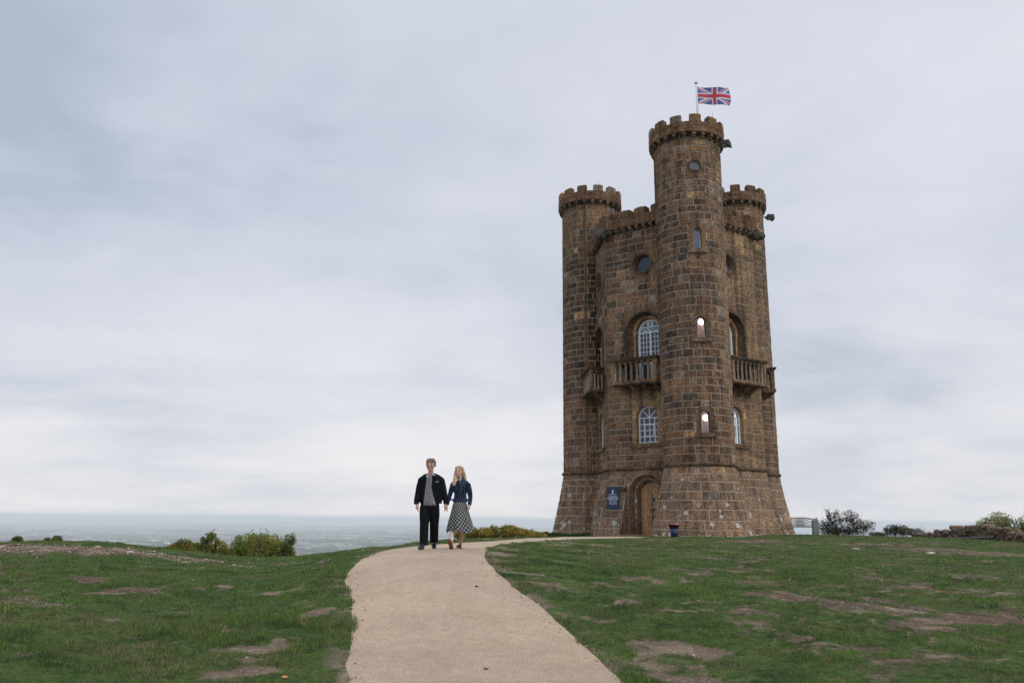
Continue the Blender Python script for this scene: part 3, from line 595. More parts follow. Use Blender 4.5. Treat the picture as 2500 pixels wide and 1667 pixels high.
def lower_window(S, uc, full=True):
    hw, z0, sp = .60, 3.82, 5.12; inner = arch_pts(uc, hw, sp, z0, 16); rect = (uc - hw - .24, uc + hw + .24, z0, sp + hw + .26)
    w = tpart(surround(S, rect, inner, .022, .22, TAN), 'arched_window', M_STONE); D0, D1 = -.205, -.15
    mb = MB(); curve_bar(mb, S, [(uc - hw * 1.03, z0)] + [(uc - (hw + .13) * math.cos(math.pi * i / 14), sp + (hw + .13) * math.sin(math.pi * i / 14)) for i in range(15)], .0, 0, 0)
    mb = MB(); cols_ = [(.40, .25, .12), (.27, .18, .11), (.20, .16, .13), (.30, .20, .12), (.42, .27, .13), (.24, .17, .12), (.31, .21, .12)]
    for i in range(7):
        a0, a1 = math.pi * i / 7 + .02, math.pi * (i + 1) / 7 - .02; m0 = MB()
        pts = [(uc - (hw + .125) * math.cos(a), sp + (hw + .125) * math.sin(a)) for a in np.linspace(a0, a1, 4)]
        curve_bar(m0, S, pts, .22, .0, .034, cols_[i]); tpart(m0, 'arch_stone', M_STONE, w)
    mb = MB(); uvbox(mb, S, uc - hw - .34, uc + hw + .34, z0 - .20, z0, -.04, .13, (.17, .105, .065)); tpart(mb, 'sill', M_STONE, w)
    mb = MB(); curve_bar(mb, S, arch_pts(uc, hw - .03, sp, z0, 16), .06, D0, D1)
    bar(mb, S, (uc - hw, z0 + .03), (uc + hw, z0 + .03), .07, D0, D1 + .01); tpart(mb, 'frame', M_WHITE, w)
    mb = MB(); rows = [z0 + .34, z0 + .66, z0 + .98]
    for z in rows + [sp]: bar(mb, S, (uc - hw + .05, z), (uc + hw - .05, z), .035 if z != sp else .05, D0 + .006, D1 - .006)
    for x in (-.30, 0, .30): bar(mb, S, (uc + x, z0 + .05), (uc + x, sp), .035, D0 + .008, D1 - .008)
    for a in (45, 90, 135): bar(mb, S, (uc, sp), (uc + (hw - .04) * math.cos(R(a)), sp + (hw - .04) * math.sin(R(a))), .04, D0 + .01, D1 - .01)
    tpart(mb, 'glazing_bars', M_WHITE, w)
    mb = MB(); curve_bar(mb, S, [(uc - .265, rows[0] + .03), (uc + .265, rows[0] + .03), (uc + .265, rows[2] - .03), (uc - .265, rows[2] - .03)], .065, D0 + .002, D1 + .025, closed=True); tpart(mb, 'opening_casement', M_WHITE, w)
    zs_ = [z0 + .04] + rows + [sp]; xs = [-hw + .05, -.30, 0, .30, hw - .05]
    for i in range(4):
        for j in range(4):
            e = .02; pane(S, [(uc + xs[j] + e, zs_[i] + e), (uc + xs[j + 1] - e, zs_[i] + e), (uc + xs[j + 1] - e, zs_[i + 1] - e), (uc + xs[j] + e, zs_[i + 1] - e)], -.18, w, M_GLASS)
    for a0 in (0, 45, 90, 135):
        aa = np.linspace(R(a0 + 3), R(a0 + 42), 5); pane(S, [(uc + .05 * math.cos(aa[2]), sp + .04 + .04 * math.sin(aa[2]))] + [(uc + (hw - .06) * math.cos(a), sp + .02 + (hw - .07) * math.sin(a)) for a in aa], -.18, w, M_GLASS)
    room(S, (uc - 1.0, uc + 1.0, z0 - .5, sp + 1.0), .215, 1.3, M_DARKROOM, w)
    if full:
        mb = MB(); uvbox(mb, S, uc + .34, uc + .56, z0 + .08, z0 + 1.3, -.42, -.40); tpart(mb, 'curtain', plain('wine_curtain', (.16, .03, .05), .9, noise=.3), w)
        mb = MB(); uvbox(mb, S, uc + .03, uc + .28, z0 + .06, z0 + .36, -.40, -.36); tpart(mb, 'notice', plain('pale_card', (.42, .50, .46), .8, noise=.3, nscale=20), w)
        mb = MB(); uvbox(mb, S, uc - .22, uc - .03, z0 + .06, z0 + .16, -.40, -.3); tpart(mb, 'box_on_sill', plain('card_box', (.55, .55, .52), .8), w)
    return (rect[0], rect[1], z0 - .20, rect[3])
def big_window(S, uc):
    """recessed round-arched balcony window with tracery"""
    z0, sp = 6.95, 9.62; ho, hi = 1.04, .71
    inner = arch_pts(uc, ho, sp, z0, 20); rect = (uc - ho - .17, uc + ho + .17, z0, sp + ho + .18)
    w = tpart(surround(S, rect, inner, .03, .34, BROWN), 'balcony_window', M_STONE)
    mb = MB(); curve_bar(mb, S, arch_pts(uc, ho + .03, sp, z0, 20), .10, -.02, .085, DK); tpart(mb, 'hood_mould', M_STONE, w)
    mb = MB()   # inner order: column, capital, arch
    pts_o = arch_pts(uc, ho, sp, z0, 20); pts_i = arch_pts(uc, hi, sp, z0, 20); n = len(pts_o)
    V = [S(*p, -.33, True) for p in pts_o] + [S(*p, -.33, True) for p in pts_i] + [S(*p, -.50, True) for p in pts_i]; mb.add(V, [(i, i + 1, n + i + 1, n + i) for i in range(n - 1)] + [(n + i, n + i + 1, 2 * n + i + 1, 2 * n + i) for i in range(n - 1)], (.15, .095, .06)); tpart(mb, 'inner_order', M_STONE, w)
    mb = MB(); curve_bar(mb, S, [(uc - (hi + .10) * math.cos(a), sp + (hi + .10) * math.sin(a)) for a in np.linspace(0, math.pi, 21)], .15, -.33, -.20, (.30, .185, .10)); tpart(mb, 'arch_roll', M_STONE, w)
    for s in (-1, 1):
        x = uc + s * (hi + .10); mb = MB(); mb.tube([S(x, z0, -.25, True), S(x, sp - .16, -.25, True)], .062, 10, (.27, .175, .105)); tpart(mb, 'column', M_STONE, w, True)
        mb = MB(); mb.tube([S(x, sp - .17, -.25, True), S(x, sp - .13, -.25, True), S(x, sp - .12, -.25, True), S(x, sp - .05, -.25, True), S(x, sp - .045, -.25, True), S(x, sp, -.25, True)], [.06, .085, .07, .085, .105, .105], 10, (.40, .36, .28)); tpart(mb, 'capital', M_STONE, w, True)
    D0, D1 = -.47, -.40
    mb = MB(); curve_bar(mb, S, arch_pts(uc, hi - .045, sp, z0, 20), .09, D0, D1 + .02); tpart(mb, 'frame', M_WHITE, w)
    mb = MB(); zr = [8.10 + .258 * i for i in range(6)]; zt = sp + .02
    bar(mb, S, (uc, z0), (uc, zt + .04), .085, D0, D1 + .01); bar(mb, S, (uc - hi + .05, zt), (uc + hi - .05, zt), .075, D0, D1 + .012); bar(mb, S, (uc - hi + .05, 8.04), (uc + hi - .05, 8.04), .10, D0, D1 + .012)
    cw = (hi - .09 - .0425) / 2 + .0425; rw = cw - .035
    for s in (-1, 1):
        c0 = uc + s * (hi - .045 + .02) / 2
        for z in zr[1:]: bar(mb, S, (c0 - rw, z), (c0 + rw, z), .026, D0 + .01, D1 - .01)
        for x in (-.095, .095): bar(mb, S, (c0 + x, 8.08), (c0 + x, zt), .026, D0 + .012, D1 - .012)
        curve_bar(mb, S, [(c0 - .31 * math.cos(a), zt + .31 * math.sin(a)) for a in np.linspace(0, math.pi, 14)], .055, D0 + .004, D1 + .006)
        curve_bar(mb, S, [(c0 - .10 * math.cos(a), zt + .10 * math.sin(a)) for a in np.linspace(0, math.pi, 8)], .028, D0 + .012, D1 - .01)
        for a in (45, 90, 135): bar(mb, S, (c0 + .10 * math.cos(R(a)), zt + .10 * math.sin(R(a))), (c0 + .29 * math.cos(R(a)), zt + .29 * math.sin(R(a))), .03, D0 + .012, D1 - .012)
    curve_bar(mb, S, circ(uc, sp + .46, .165, 20), .055, D0 + .006, D1 + .004, closed=True)
    curve_bar(mb, S, [(uc - .07, sp + .39), (uc + .07, sp + .39), (uc + .07, sp + .53), (uc - .07, sp + .53)], .028, D0 + .01, D1, closed=True)
    tpart(mb, 'tracery', M_WHITE, w)
    for s in (-1, 1):
        c0 = uc + s * (hi - .045 + .02) / 2; xs = [c0 - rw + .01, c0 - .095, c0 + .095, c0 + rw - .01]; zz_ = [8.09] + zr[1:] + [zt - .03]
        for i in range(6):
            for j in range(3):
                e = .013; pane(S, [(xs[j] + e, zz_[i] + e), (xs[j + 1] - e, zz_[i] + e), (xs[j + 1] - e, zz_[i + 1] - e), (xs[j] + e, zz_[i + 1] - e)], -.435, w, M_GLASS)
        pane(S, [(c0 - .30 * math.cos(a), zt + .02 + .28 * math.sin(a)) for a in np.linspace(0, math.pi, 12)], -.436, w, M_GLASS)
        mb = MB(); uvbox(mb, S, c0 - rw, c0 + rw, z0, 8.0, -.46, -.425); tpart(mb, 'lower_panel', M_WHITE if s > 0 else plain('shut_panel', (.03, .035, .04), .5), w)
    pane(S, [(uc - (hi - .06) * math.cos(a), sp + .30 + .0 + (hi - .36) * math.sin(a)) for a in np.linspace(.1, math.pi - .1, 14)], -.438, w, M_GLASS)
    room(S, (uc - 1.1, uc + 1.1, z0 - .3, sp + 1.2), .48, 2.0, M_DARKROOM, w)
    return rect
def balcony(S, uc, nb=7):
    b = MB(); hw, D = 1.17, .86; zb, zt = 6.78, 8.02
    uvbox(b, S, uc - hw - .03, uc + hw + .03, zb, zb + .15, 0, D + .05, (.185, .125, .08)); uvbox(b, S, uc - hw - .0, uc + hw + .0, zb - .07, zb, 0, D - .02, DK)
    o = tpart(b, 'balcony', M_STONE)
    m = MB(); uvbox(m, S, uc - hw - .09, uc + hw + .09, zt, zt + .085, 0, D + .11, DK); uvbox(m, S, uc - hw - .05, uc + hw + .05, zt - .06, zt, 0, D + .06, (.12, .085, .06)); tpart(m, 'handrail', M_STONE, o)
    def baluster(u, d, arch_dir):
        m = MB(); z0, z1 = zb + .15, zt - .06; p = lambda z: S(u, z, d, True); H = z1 - z0
        zs_ = [0, .04, .05, .09, .10, .66, .67, .70, .71, .76, .78]; rr = [.082, .082, .066, .072, .064, .055, .074, .074, .058, .078, .078]
        m.tube([p(z0 + z * H) for z in zs_], rr, 8, (.27, .23, .185)); bb = tpart(m, 'baluster', M_STONE, o, False)
        return bb
    def arcade(u0, u1, d, n, side=False):
        m = MB(); z0, z1 = zb + .15 + (zt - .06 - zb - .15) * .76, zt - .055
        for i in range(n):       # little pointed arches between balusters
            a = u0 + (u1 - u0) * i / n; c_ = u0 + (u1 - u0) * (i + 1) / n; mid = (a + c_) / 2; h = z1 - z0
            for s_ in (0, 1):
                e = a if s_ == 0 else c_; pts = [(0, 0), (.12, .28), (.26, .52), (.42, .78), (.5, .86)]
                P = [((e + (mid - e) * 2 * t), z0 + h * q) for t, q in pts]; F_ = []
                for k in range(4):
                    q0, q1 = P[k], P[k + 1]; mm = MB()
                    A = [(e, q0[1]), q0, q1, (e, q1[1])] if k < 3 else [(e, q0[1]), q0, q1, (e, q1[1])]
                    if side: f = lambda x, z, dd: S(d + dd, z, x, True)
                    else: f = lambda x, z, dd: S(x, z, d + dd, True)
                    V = [f(*t, .05) for t in A] + [f(*t, -.05) for t in A]; m.add(V, [(0, 1, 2, 3), (7, 6, 5, 4), (0, 4, 5, 1), (1, 5, 6, 2), (2, 6, 7, 3), (3, 7, 4, 0)], (.20, .135, .09))
                A = [(e, z0 + h * .86), P[4], (mid, z1), (e, z1)]
                V = [f(*t, .05) for t in A] + [f(*t, -.05) for t in A]; m.add(V, [(0, 1, 2, 3), (7, 6, 5, 4), (0, 4, 5, 1), (1, 5, 6, 2), (2, 6, 7, 3), (3, 7, 4, 0)], (.20, .135, .09))
        return m
    a0, a1 = uc - hw + .16, uc + hw - .16
    for i in range(nb + 1): 
        baluster(a0 + (a1 - a0) * (i + .0) / nb if 0 < i < nb else (a0 + .03 if i == 0 else a1 - .03), D - .07, 0)
    tpart(arcade(a0, a1, D - .07, nb), 'arcade', M_STONE, o)
    for s in (-1, 1):
        m = MB(); uvbox(m, S, uc + s * (hw - .07) - .08, uc + s * (hw - .07) + .08, zb + .15, zt - .06, D - .15, D + .01, (.21, .14, .09)); tpart(m, 'corner_post', M_STONE, o)
        for d in (.14, .36, .58): 
            m = MB(); baluster(uc + s * (hw - .07), d, 1)
        tpart(arcade(.03, .71, uc + s * (hw - .07), 3, True), 'arcade', M_STONE, o)
    for i in range(4):      # stepped brackets
        u = uc - hw + .24 + (2 * hw - .48) * i / 3; m = MB()
        for k, (d, z) in enumerate(((.66, 0), (.50, -.10), (.36, -.20), (.24, -.29), (.16, -.37))):
            uvbox(m, S, u - .08, u + .08, zb - .07 + z - .085, zb - .07 + z, 0, d, (.20, .13, .085)); uvbox(m, S, u - .06, u + .06, zb - .07 + z - .10, zb - .07 + z - .084, 0, d - .05, DK)
        tpart(m, 'bracket', M_STONE, o)
    return o

# --- turrets
holesA = []
holesA.append(slit_window(TA, 4.02, 4.86, .205, 3.83, True)); holesA.append(slit_window(TA, 8.56, 9.40, .205, 8.36, True)); holesA.append(slit_window(TA, 13.03, 13.92, .205, 12.84, False))
holesA.append(round_window(TA, 0, 17.42, .225, .38, M_GLASSC))
lampmesh = MB(); lampmesh.ball((0, 0, 0), .15, n=20, k=14); lm = lampmesh.mesh('globe', True)
for i, (u, z) in enumerate(((.22, 9.50), (.25, 4.80))):
    lt = empty('globe_lamp', TA(u, z, -.62, True)); tag(lt, ['round lit white globe lamp behind the middle slit window of the front turret', 'round lit white globe lamp behind the lowest slit window of the front turret'][i], 'lamp', 'globe lamps inside the front turret')
    link('globe', lm, M_LAMP, lt); m = MB(); m.tube([(0, 0, .15), (0, 0, .45)], .012, 6); m.tube([(0, 0, .15), (0, 0, .19)], .05, 10); m.build('bracket', M_IRON, lt)
def turret(T, comp, holes, merlon_phase, keep, ochre):
    o = core(T, -math.pi * RS, math.pi * RS, ZG, T.ztop + .05, holes, 'turret', M_MORTAR, tower, 64)
    hs = sorted(set([z for h in holes for z in (h[2], h[3])])); top = T.ztop
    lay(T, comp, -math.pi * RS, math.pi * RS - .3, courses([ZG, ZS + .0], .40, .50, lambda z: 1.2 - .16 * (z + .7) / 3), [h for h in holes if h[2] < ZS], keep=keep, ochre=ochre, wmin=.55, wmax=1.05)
    ks = [ZS + .09]
    for z in hs:
        if z - ks[-1] > .3 and z < top: ks.append(z)
    ks.append(top - .27); ks.append(top)
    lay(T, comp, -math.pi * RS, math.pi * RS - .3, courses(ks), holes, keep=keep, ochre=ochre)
    # parapet ring courses
    U = math.pi * RS
    sw = sweep(T, -U, U, 64, [(top, -.12), (top, .235), (top + .57, .235), (top + .57, -.12)], BROWN, True); tpart(sw, 'parapet_core', M_STONE, o)
    k = (RS + .25) / RS
    ringS = lambda u, v, d=0, flat=False: T(u, v, d + .235, True)
    class RS_:
        curved = True
        def __call__(s, u, v, d=0, flat=False): return T(u, v, d + .235, True)
    for (a, b) in ((top, top + .32), (top + .32, top + .565)):
        lay(RS_(), comp + 'r', -U, U - .02, [a, b], d=.012, wmin=.6, wmax=.95, keep=keep)
    st = sweep(T, -U, U, 64, [(ZS - .08, -.02), (ZS - .08, .06), (ZS - .03, .115), (ZS + .04, .125), (ZS + .09, .085), (ZS + .12, -.02)], (.13, .088, .06), True); tpart(st, 'string_course', M_STONE, o)
    bt = sweep(T, -U, U, 64, [(top - .27, -.02), (top - .27, .03), (top - .22, .03), (top - .22, -.02)], (.2, .15, .11), True); tpart(bt, 'corbel_string', M_STONE, o)
    n = 24; cm = None
    for i in range(n):
        u = 2 * U * i / n; m = MB(); w = .072
        uvbox(m, T, u - w, u + w, top - .14, top + .003, -.02, .215, (.17, .125, .09), n=1); uvbox(m, T, u - w * .95, u + w * .95, top - .25, top - .143, -.02, .145, (.125, .09, .066), n=1)
        tpart(m, 'corbel', M_STONE, o)
    for i in range(12):
        a = merlon_phase + 30 * i; u0 = R(a - 8.6) * RS; u1 = R(a + 8.6) * RS; m = MB(); z0, z1 = top + .57, top + .97 + random.uniform(-.02, .03); n2 = 4
        us = np.linspace(u0, u1, n2 + 1); V = []
        for u in us:
            e = .015 if u in (us[0], us[-1]) else 0
            V += [T(u, z0, .246, True), T(u, z1 - .05 - e * .6, .246, True), T(u, z1 - e, .20, True), T(u, z1 - .02 - e, -.10, True), T(u, z0, -.11, True)]
        F = []
        for q in range(n2):
            for r_ in range(5): F.append((q * 5 + r_, q * 5 + (r_ + 1) % 5, (q + 1) * 5 + (r_ + 1) % 5, (q + 1) * 5 + r_))
        F += [(4, 3, 2, 1, 0), tuple(range(n2 * 5, n2 * 5 + 5))]; c = np.array((.18, .112, .066)) * random.uniform(.75, 1.1) if random.random() < .75 else np.array((.22, .185, .145)); m.add(V, F, tuple(c)); tpart(m, 'merlon', M_STONE, o)
    m = MB(); m.loft([[T(2 * U * i / 32, top + .25, -.05, True) for i in range(32)], [T(2 * U * i / 32, top + .30, -.05, True) for i in range(32)]]); tpart(m, 'turret_roof', M_LEAD, o)
    for a in (-62, 38) if comp == 'A' else ((12,) if comp == 'B' else ()):
        m = MB(); p = T(R(a) * RS, top + .75, .1, True); m.tube([p, (p[0], p[1], p[2] + .55)], [.012, .006], 5); tpart(m, 'lightning_rod', M_IRON, o)
    return o
front = lambda a0, a1: (lambda u: a0 < math.degrees(u / RS) < a1)
keep_all = lambda u: True
TO = {}
TO['A'] = turret(TA, 'A', holesA, 3, keep_all, [(-.55, 4.35, .32, .18), (-.62, 3.98, .38, .18), (.18, 2.2, .34, .2), (.15, 15.75, .3, .17), (-.5, 2.5, .2, .15)])
TO['B'] = turret(TB, 'B', [], -19, keep_all, [(-1.05, 15.6, .25, .18), (-.8, 11.7, .28, .18)])
TO['C'] = turret(TCC, 'C', [], -11, keep_all, [(1.1, 17.6, .25, .3), (1.3, 16.9, .25, .3)])
TO['A']['label'] = 'taller front turret with slit windows and the flag'
# --- walls of the main block
UC = 2.20
def wall(W, comp, holes, detail):
    Lw = W.L; o = core(W, 0, Lw, ZG, 15.6, holes, 'wall', M_MORTAR, tower, 4)
    hs = sorted(set([z for h in holes for z in (h[2], h[3]) if z > ZS]))
    vs1 = courses([ZG, ZS], .40, .50, lambda z: 1.2 - .16 * (z + .7) / 3); uend = Lw - 1.25
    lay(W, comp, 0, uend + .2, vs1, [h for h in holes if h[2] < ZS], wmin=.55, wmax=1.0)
    ks = [ZS + .09]
    for z in hs:
        if z - ks[-1] > .3: ks.append(z)
    ks.append(15.24); ks.append(15.5)
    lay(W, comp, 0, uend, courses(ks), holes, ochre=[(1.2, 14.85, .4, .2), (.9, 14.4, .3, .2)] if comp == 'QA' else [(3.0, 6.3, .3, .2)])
    st = sweep(W, 0, Lw - 1.3, 1, [(ZS - .08, -.02), (ZS - .08, .06), (ZS - .03, .115), (ZS + .04, .125), (ZS + .09, .085), (ZS + .12, -.02)], (.13, .088, .06)); tpart(st, 'string_course', M_STONE, o)
    top = 15.5; sw = sweep(W, 0, Lw - 1.2, 1, [(top, -.2), (top, .235), (top + .57, .235), (top + .57, -.2)], BROWN); tpart(sw, 'parapet_core', M_STONE, o)
    class PW:
        curved = False; L = W.L
        def __call__(s, u, v, d=0, flat=False): return W(u, v, d + .235, True)
    for (a, b) in ((top, top + .34), (top + .34, top + .565)): lay(PW(), comp + 'r', 0, uend + .1, [a, b], d=.012, wmin=.6, wmax=1.0)
    i = 0; u = .42
    while u < Lw - 1.5:
        m = MB(); w = .085; uvbox(m, W, u - w, u + w, top - .14, top + .003, -.02, .215, (.17, .125, .09)); uvbox(m, W, u - w * .95, u + w * .95, top - .26, top - .143, -.02, .145, (.125, .09, .066)); tpart(m, 'corbel', M_STONE, o); u += .405
    for k, (a, b) in enumerate(((-.0, .52), (.98, 1.60), (1.95, 2.56), (2.92, 3.5))):
        m = MB(); z0, z1 = top + .57, top + 1.02; us = np.linspace(a, b, 3); V = []
        for u in us:
            e = .04 if u != us[1] else 0
            V += [W(u, z0, .246, True), W(u, z1 - .12 - e, .246, True), W(u, z1 - e, .13, True), W(u, z1 - .05 - e, -.16, True), W(u, z0, -.18, True)]
        F = [(q * 5 + r_, q * 5 + (r_ + 1) % 5, (q + 1) * 5 + (r_ + 1) % 5, (q + 1) * 5 + r_) for q in range(2) for r_ in range(5)] + [(4, 3, 2, 1, 0), (10, 11, 12, 13, 14)]
        m.add(V, F, tuple(np.array((.175, .108, .065)) * random.uniform(.75, 1.0))); tpart(m, 'merlon', M_STONE, o)
    m = MB()
    for z in (top + .62, top + .98): m.tube([W(.2, z, -.45, True), W(3.6, z, -.45, True)], .012, 5)
    for u in np.arange(.25, 3.6, .13): m.tube([W(u, top + .45, -.45, True), W(u, top + .98, -.45, True)], .008, 4)
    tpart(m, 'roof_railing', M_IRON, o)
    return o
DOOR = (UC - 1.08, UC + 1.2, ZG, 2.36)
walls = {}
for comp, W, det in (('PA', WPA, 2), ('QA', WQA, 2), ('PB', WPB, 1), ('QC', WQC, 1), ('RB', WRB, 0), ('RC', WRC, 0)):
    holes = []
    if det:
        holes = [lower_window(W, UC, comp == 'PA'), big_window(W, UC), round_window(W, UC, 13.33, .47, .78, M_GLASSB)]
        balcony(W, UC)
    if comp == 'PA': holes.append(DOOR)
    walls[comp] = wall(W, comp, holes, det)
# roof slab of the main block
m = MB(); hexr = [VP, VA, VQ, VC, VR, VB]; m.loft([[(p[0], p[1], 15.75) for p in hexr], [(p[0], p[1], 15.85) for p in hexr]]); tpart(m, 'roof', M_LEAD)
# --- door with moulded arch
S = WPA; dr = tpart(surround(S, DOOR, arch_pts(UC, .98, 1.30, ZG, 20), .17, -.05, (.19, .13, .09)), 'doorway', M_STONE); dr['label'] = 'round-arched doorway with oak door'
m = MB()
for (u, s) in ((DOOR[0], -1), (DOOR[1], 1)):
    V = []
    for z in np.linspace(ZG, 2.36, 8): V += [S(u, z, .17, True), S(u, z, .0)]
    m.add(V, [(i * 2, i * 2 + 1, i * 2 + 3, i * 2 + 2) for i in range(7)], (.2, .14, .1))
tpart(m, 'jamb', M_STONE, dr)
for (r0, d0, w, c) in ((1.00, .20, .10, (.215, .15, .105)), (.90, .10, .12, (.10, .072, .052)), (.78, .02, .12, (.20, .135, .09)), (.68, -.09, .10, (.085, .065, .05)), (.625, -.17, .05, (.19, .125, .085))):
    m = MB(); curve_bar(m, S, arch_pts(UC, r0 - w / 2 + .03, 1.30, ZG, 20), w, -.26, d0 if d0 > -.12 else -.14, c); tpart(m, 'arch_moulding', M_STONE, dr)
leaf = MB(); D0 = -.20
m = MB(); uvbox(m, S, UC - .62, UC + .62, ZG, 1.30, D0 - .06, D0 - .03, (.16, .10, .06)); 
P_ = arch_pts(UC, .61, 1.30, 1.28, 16); m.add([S(*p, D0 - .035, True) for p in P_], [tuple(range(len(P_)))[::-1]], (.12, .07, .04)); door = tpart(m, 'door', M_WOODD); door['label'] = 'arched oak plank door'
xs = [-.60, -.455, -.31, -.175, -.04, .03, .165, .31, .455, .60]
for k, (a, b) in enumerate(zip(xs[:-1], xs[1:])):
    m = MB(); pts = []; r = .60
    zt_ = lambda x: 1.30 + math.sqrt(max(r * r - x * x, 0)) - .01
    a_, b_ = a + .008, b - .008; top_ = [(a_ + (b_ - a_) * i / 4, 0) for i in range(5)]
    poly = [(UC + a_, -.72), (UC + b_, -.72)] + [(UC + x, zt_(x)) for x, _ in top_[::-1]]
    V = [S(*p, D0, True) for p in poly] + [S(*p, D0 - .03, True) for p in poly]; q = len(poly)
    c = [(.33, .185, .09), (.38, .22, .11), (.34, .19, .095), (.29, .165, .085), (.25, .19, .14), (.36, .21, .105), (.37, .21, .10), (.33, .19, .09), (.30, .17, .085)][k]
    m.add(V, [tuple(range(q)), tuple(range(2 * q - 1, q - 1, -1))] + [(i, q + i, q + (i + 1) % q, (i + 1) % q) for i in range(q)], c); tpart(m, 'plank', M_WOODD, door)
m = MB(); uvbox(m, S, UC - .59, UC + .59, -.72, -.46, D0, D0 + .03, (.27, .155, .085)); tpart(m, 'bottom_rail', M_WOODD, door)
m = MB(); uvbox(m, S, UC - .005, UC + .055, -.45, 1.3, D0 + .002, D0 + .02, (.10, .085, .08)); tpart(m, 'centre_strip', M_WOODD, door)
m = MB(); uvbox(m, S, UC + .09, UC + .15, .95, 1.12, D0, D0 + .05); m.tube([S(UC + .12, .62, D0 + .06, True), S(UC + .12, .46, D0 + .06, True)], .03, 8); m.ball(S(UC + .14, .18, D0 + .05, True), .075, n=10); m.ball(S(UC - .06, .52, D0 + .03, True), .04); tpart(m, 'handle', M_IRON, door)
m = MB(); uvbox(m, S, UC - .95, UC + .8, -.80, -.685, -.3, .95, (.33, .19, .13)); tpart(m, 'doorstep', M_STONE)
# --- carved heads at the free corners
def carved_head(c, out):
    out = Vector((out[0], out[1], 0)).normalized(); side = Vector((-out.y, out.x, 0)); up = Vector((0, 0, 1)); c = Vector(c)
    P = lambda a, b, z: c + out * a + side * b + up * z; m = MB()
    m.ball(P(.05, 0, 0), (.30, .30, .28)); m.ball(P(.28, 0, -.10), (.17, .17, .14)); m.ball(P(.34, 0, -.02), .09); m.ball(P(.27, 0, -.25), (.12, .12, .06)); m.ball(P(-.1, 0, .05), (.34, .34, .30))
    for s in (-1, 1):
        m.ball(P(.24, .12 * s, .06), .085); m.ball(P(.22, .17 * s, -.12), .10); m.ball(P(.05, .26 * s, .22), .09)
    rr = random.Random(5)
    for i in range(34):
        a = rr.uniform(-1.9, 1.9); e = rr.uniform(-.9, 1.3); q = Vector((math.cos(e) * math.cos(a) * .5 - .05, math.cos(e) * math.sin(a), math.sin(e))) * .30
        if a * a < .5 and -.7 < e < .7: continue
        m.tube([P(q.x * .7, q.y * .8, q.z * .8), P(q.x - .02, q.y * 1.15, q.z * 1.1 + .02), P(q.x - .10, q.y * 1.38, q.z * 1.25 - .03)], [.075, .055, .02], 6)
    def cf(co): 
        n = fbm(co[:, 0] * 9 + co[:, 2] * 5, co[:, 1] * 9 - co[:, 2] * 7, 3)[:, None]; return np.array([[.055, .052, .048]]) * (1 - n) + np.array([[.13, .12, .105]]) * n
    o = remeshed(m, 'carved_head', M_STONE, tower, .022, 2, cf); o.data.transform(TINV); o['label'] = 'dark carved lion-like head'; return o
for V_ in (VP, VQ, VR):
    d = (V_ - TC) / np.linalg.norm(V_ - TC); q = V_ + d * .28; carved_head((q[0], q[1], 15.34), d)
# --- pipe, wall lights
m = MB(); T = TB; a = R(-15) * RS
m.tube([T(a, 18.5, .07, True), T(a, ZS + .15, .07, True), T(a, ZS, .20, True), T(a, 1, .46, True), T(a, -.9, .86, True)], .022, 6); tpart(m, 'downpipe', plain('rusty_pipe', (.10, .065, .04), .7, noise=.4), TO['B'])
m = MB(); uvbox(m, TB, a + .05, a + .10, ZS + .1, 18.5, .0, .032, (.30, .20, .11), n=1); uvbox(m, TB, a - .10, a - .05, ZS + .1, 18.5, .0, .032, (.26, .17, .10), n=1); tpart(m, 'pipe_edging', M_STONE, TO['B'])
def floodlight(p, out, name_label, s=1.0):
    e = empty('floodlight', tuple(p), math.atan2(out[1], out[0])); tag(e, name_label, 'floodlight', 'floodlights on the turrets')
    m = MB(); m.hexa([(-.0, -.22 * s, .06), (.42 * s, -.26 * s, -.10), (.42 * s, .26 * s, -.10), (0, .22 * s, .06), (.02, -.18 * s, .24), (.40 * s, -.22 * s, .20), (.40 * s, .22 * s, .20), (.02, .18 * s, .24)]); m.build('housing', M_IRON, e)
    m = MB(); m.box((.03, -.2 * s, -.02), (.40 * s, .2 * s, .01)); m.build('lens', plain('lens', (.25, .3, .33), .2), e, loc=(0, 0, -.02))
    m = MB(); m.box((-.22, -.03, .06), (.05, .03, .12)); m.box((-.05, -.2, .04), (-.0, .2, .1)); m.build('bracket', M_IRON, e)
dirv = lambda k: np.array([math.sin(PHI + R(k)), -math.cos(PHI + R(k))])
d = dirv(52); p = VA + d * (RS + .30); floodlight((p[0], p[1], 18.72), dirv(60), 'black floodlight under the parapet on the right side of the tallest turret')
d = dirv(88); p = VC + d * (RS + .30); floodlight((p[0], p[1], 18.28), dirv(88), 'black floodlight sticking out from the right-hand rear turret', 1.0)
d = dirv(-92); p = VA + d * (RS - .16); floodlight((p[0], p[1], 18.50), dirv(-100), 'small dark floodlight tucked against the left edge of the tallest turret', .45)
m = MB(); e = empty('wall_lamp', WPA(DOOR[0] - .10, 1.42, .22, True)); tag(e, 'small black wall lamp beside the arch of the doorway', 'lamp'); m.tube([(0, -.06, 0), (0, -.06, .2)], .07, 10); m.box((-.02, -.06, .07), (.02, .10, .11)); m.build('lamp_body', M_IRON, e)
# --- now make the blocks: the 300 that show largest one by one, the others joined per wall
ALL_STONES.sort(key=lambda s: -s[0]); host = dict(TO); host.update(walls)
rest = {}
for i, (px, comp, mb) in enumerate(ALL_STONES):
    k = comp[:-1] if comp.endswith('r') else comp
    if i < 290: tpart(mb, 'stone', M_STONE, host[k])
    else:
        r_ = rest.setdefault(k, MB()); b = len(r_.v); r_.v += mb.v; r_.f += [[b + x for x in f] for f in mb.f]; r_.c += mb.c; r_.m += mb.m
for k, r_ in rest.items(): tag(tpart(r_, 'masonry', M_STONE, host[k]), kind='stuff')
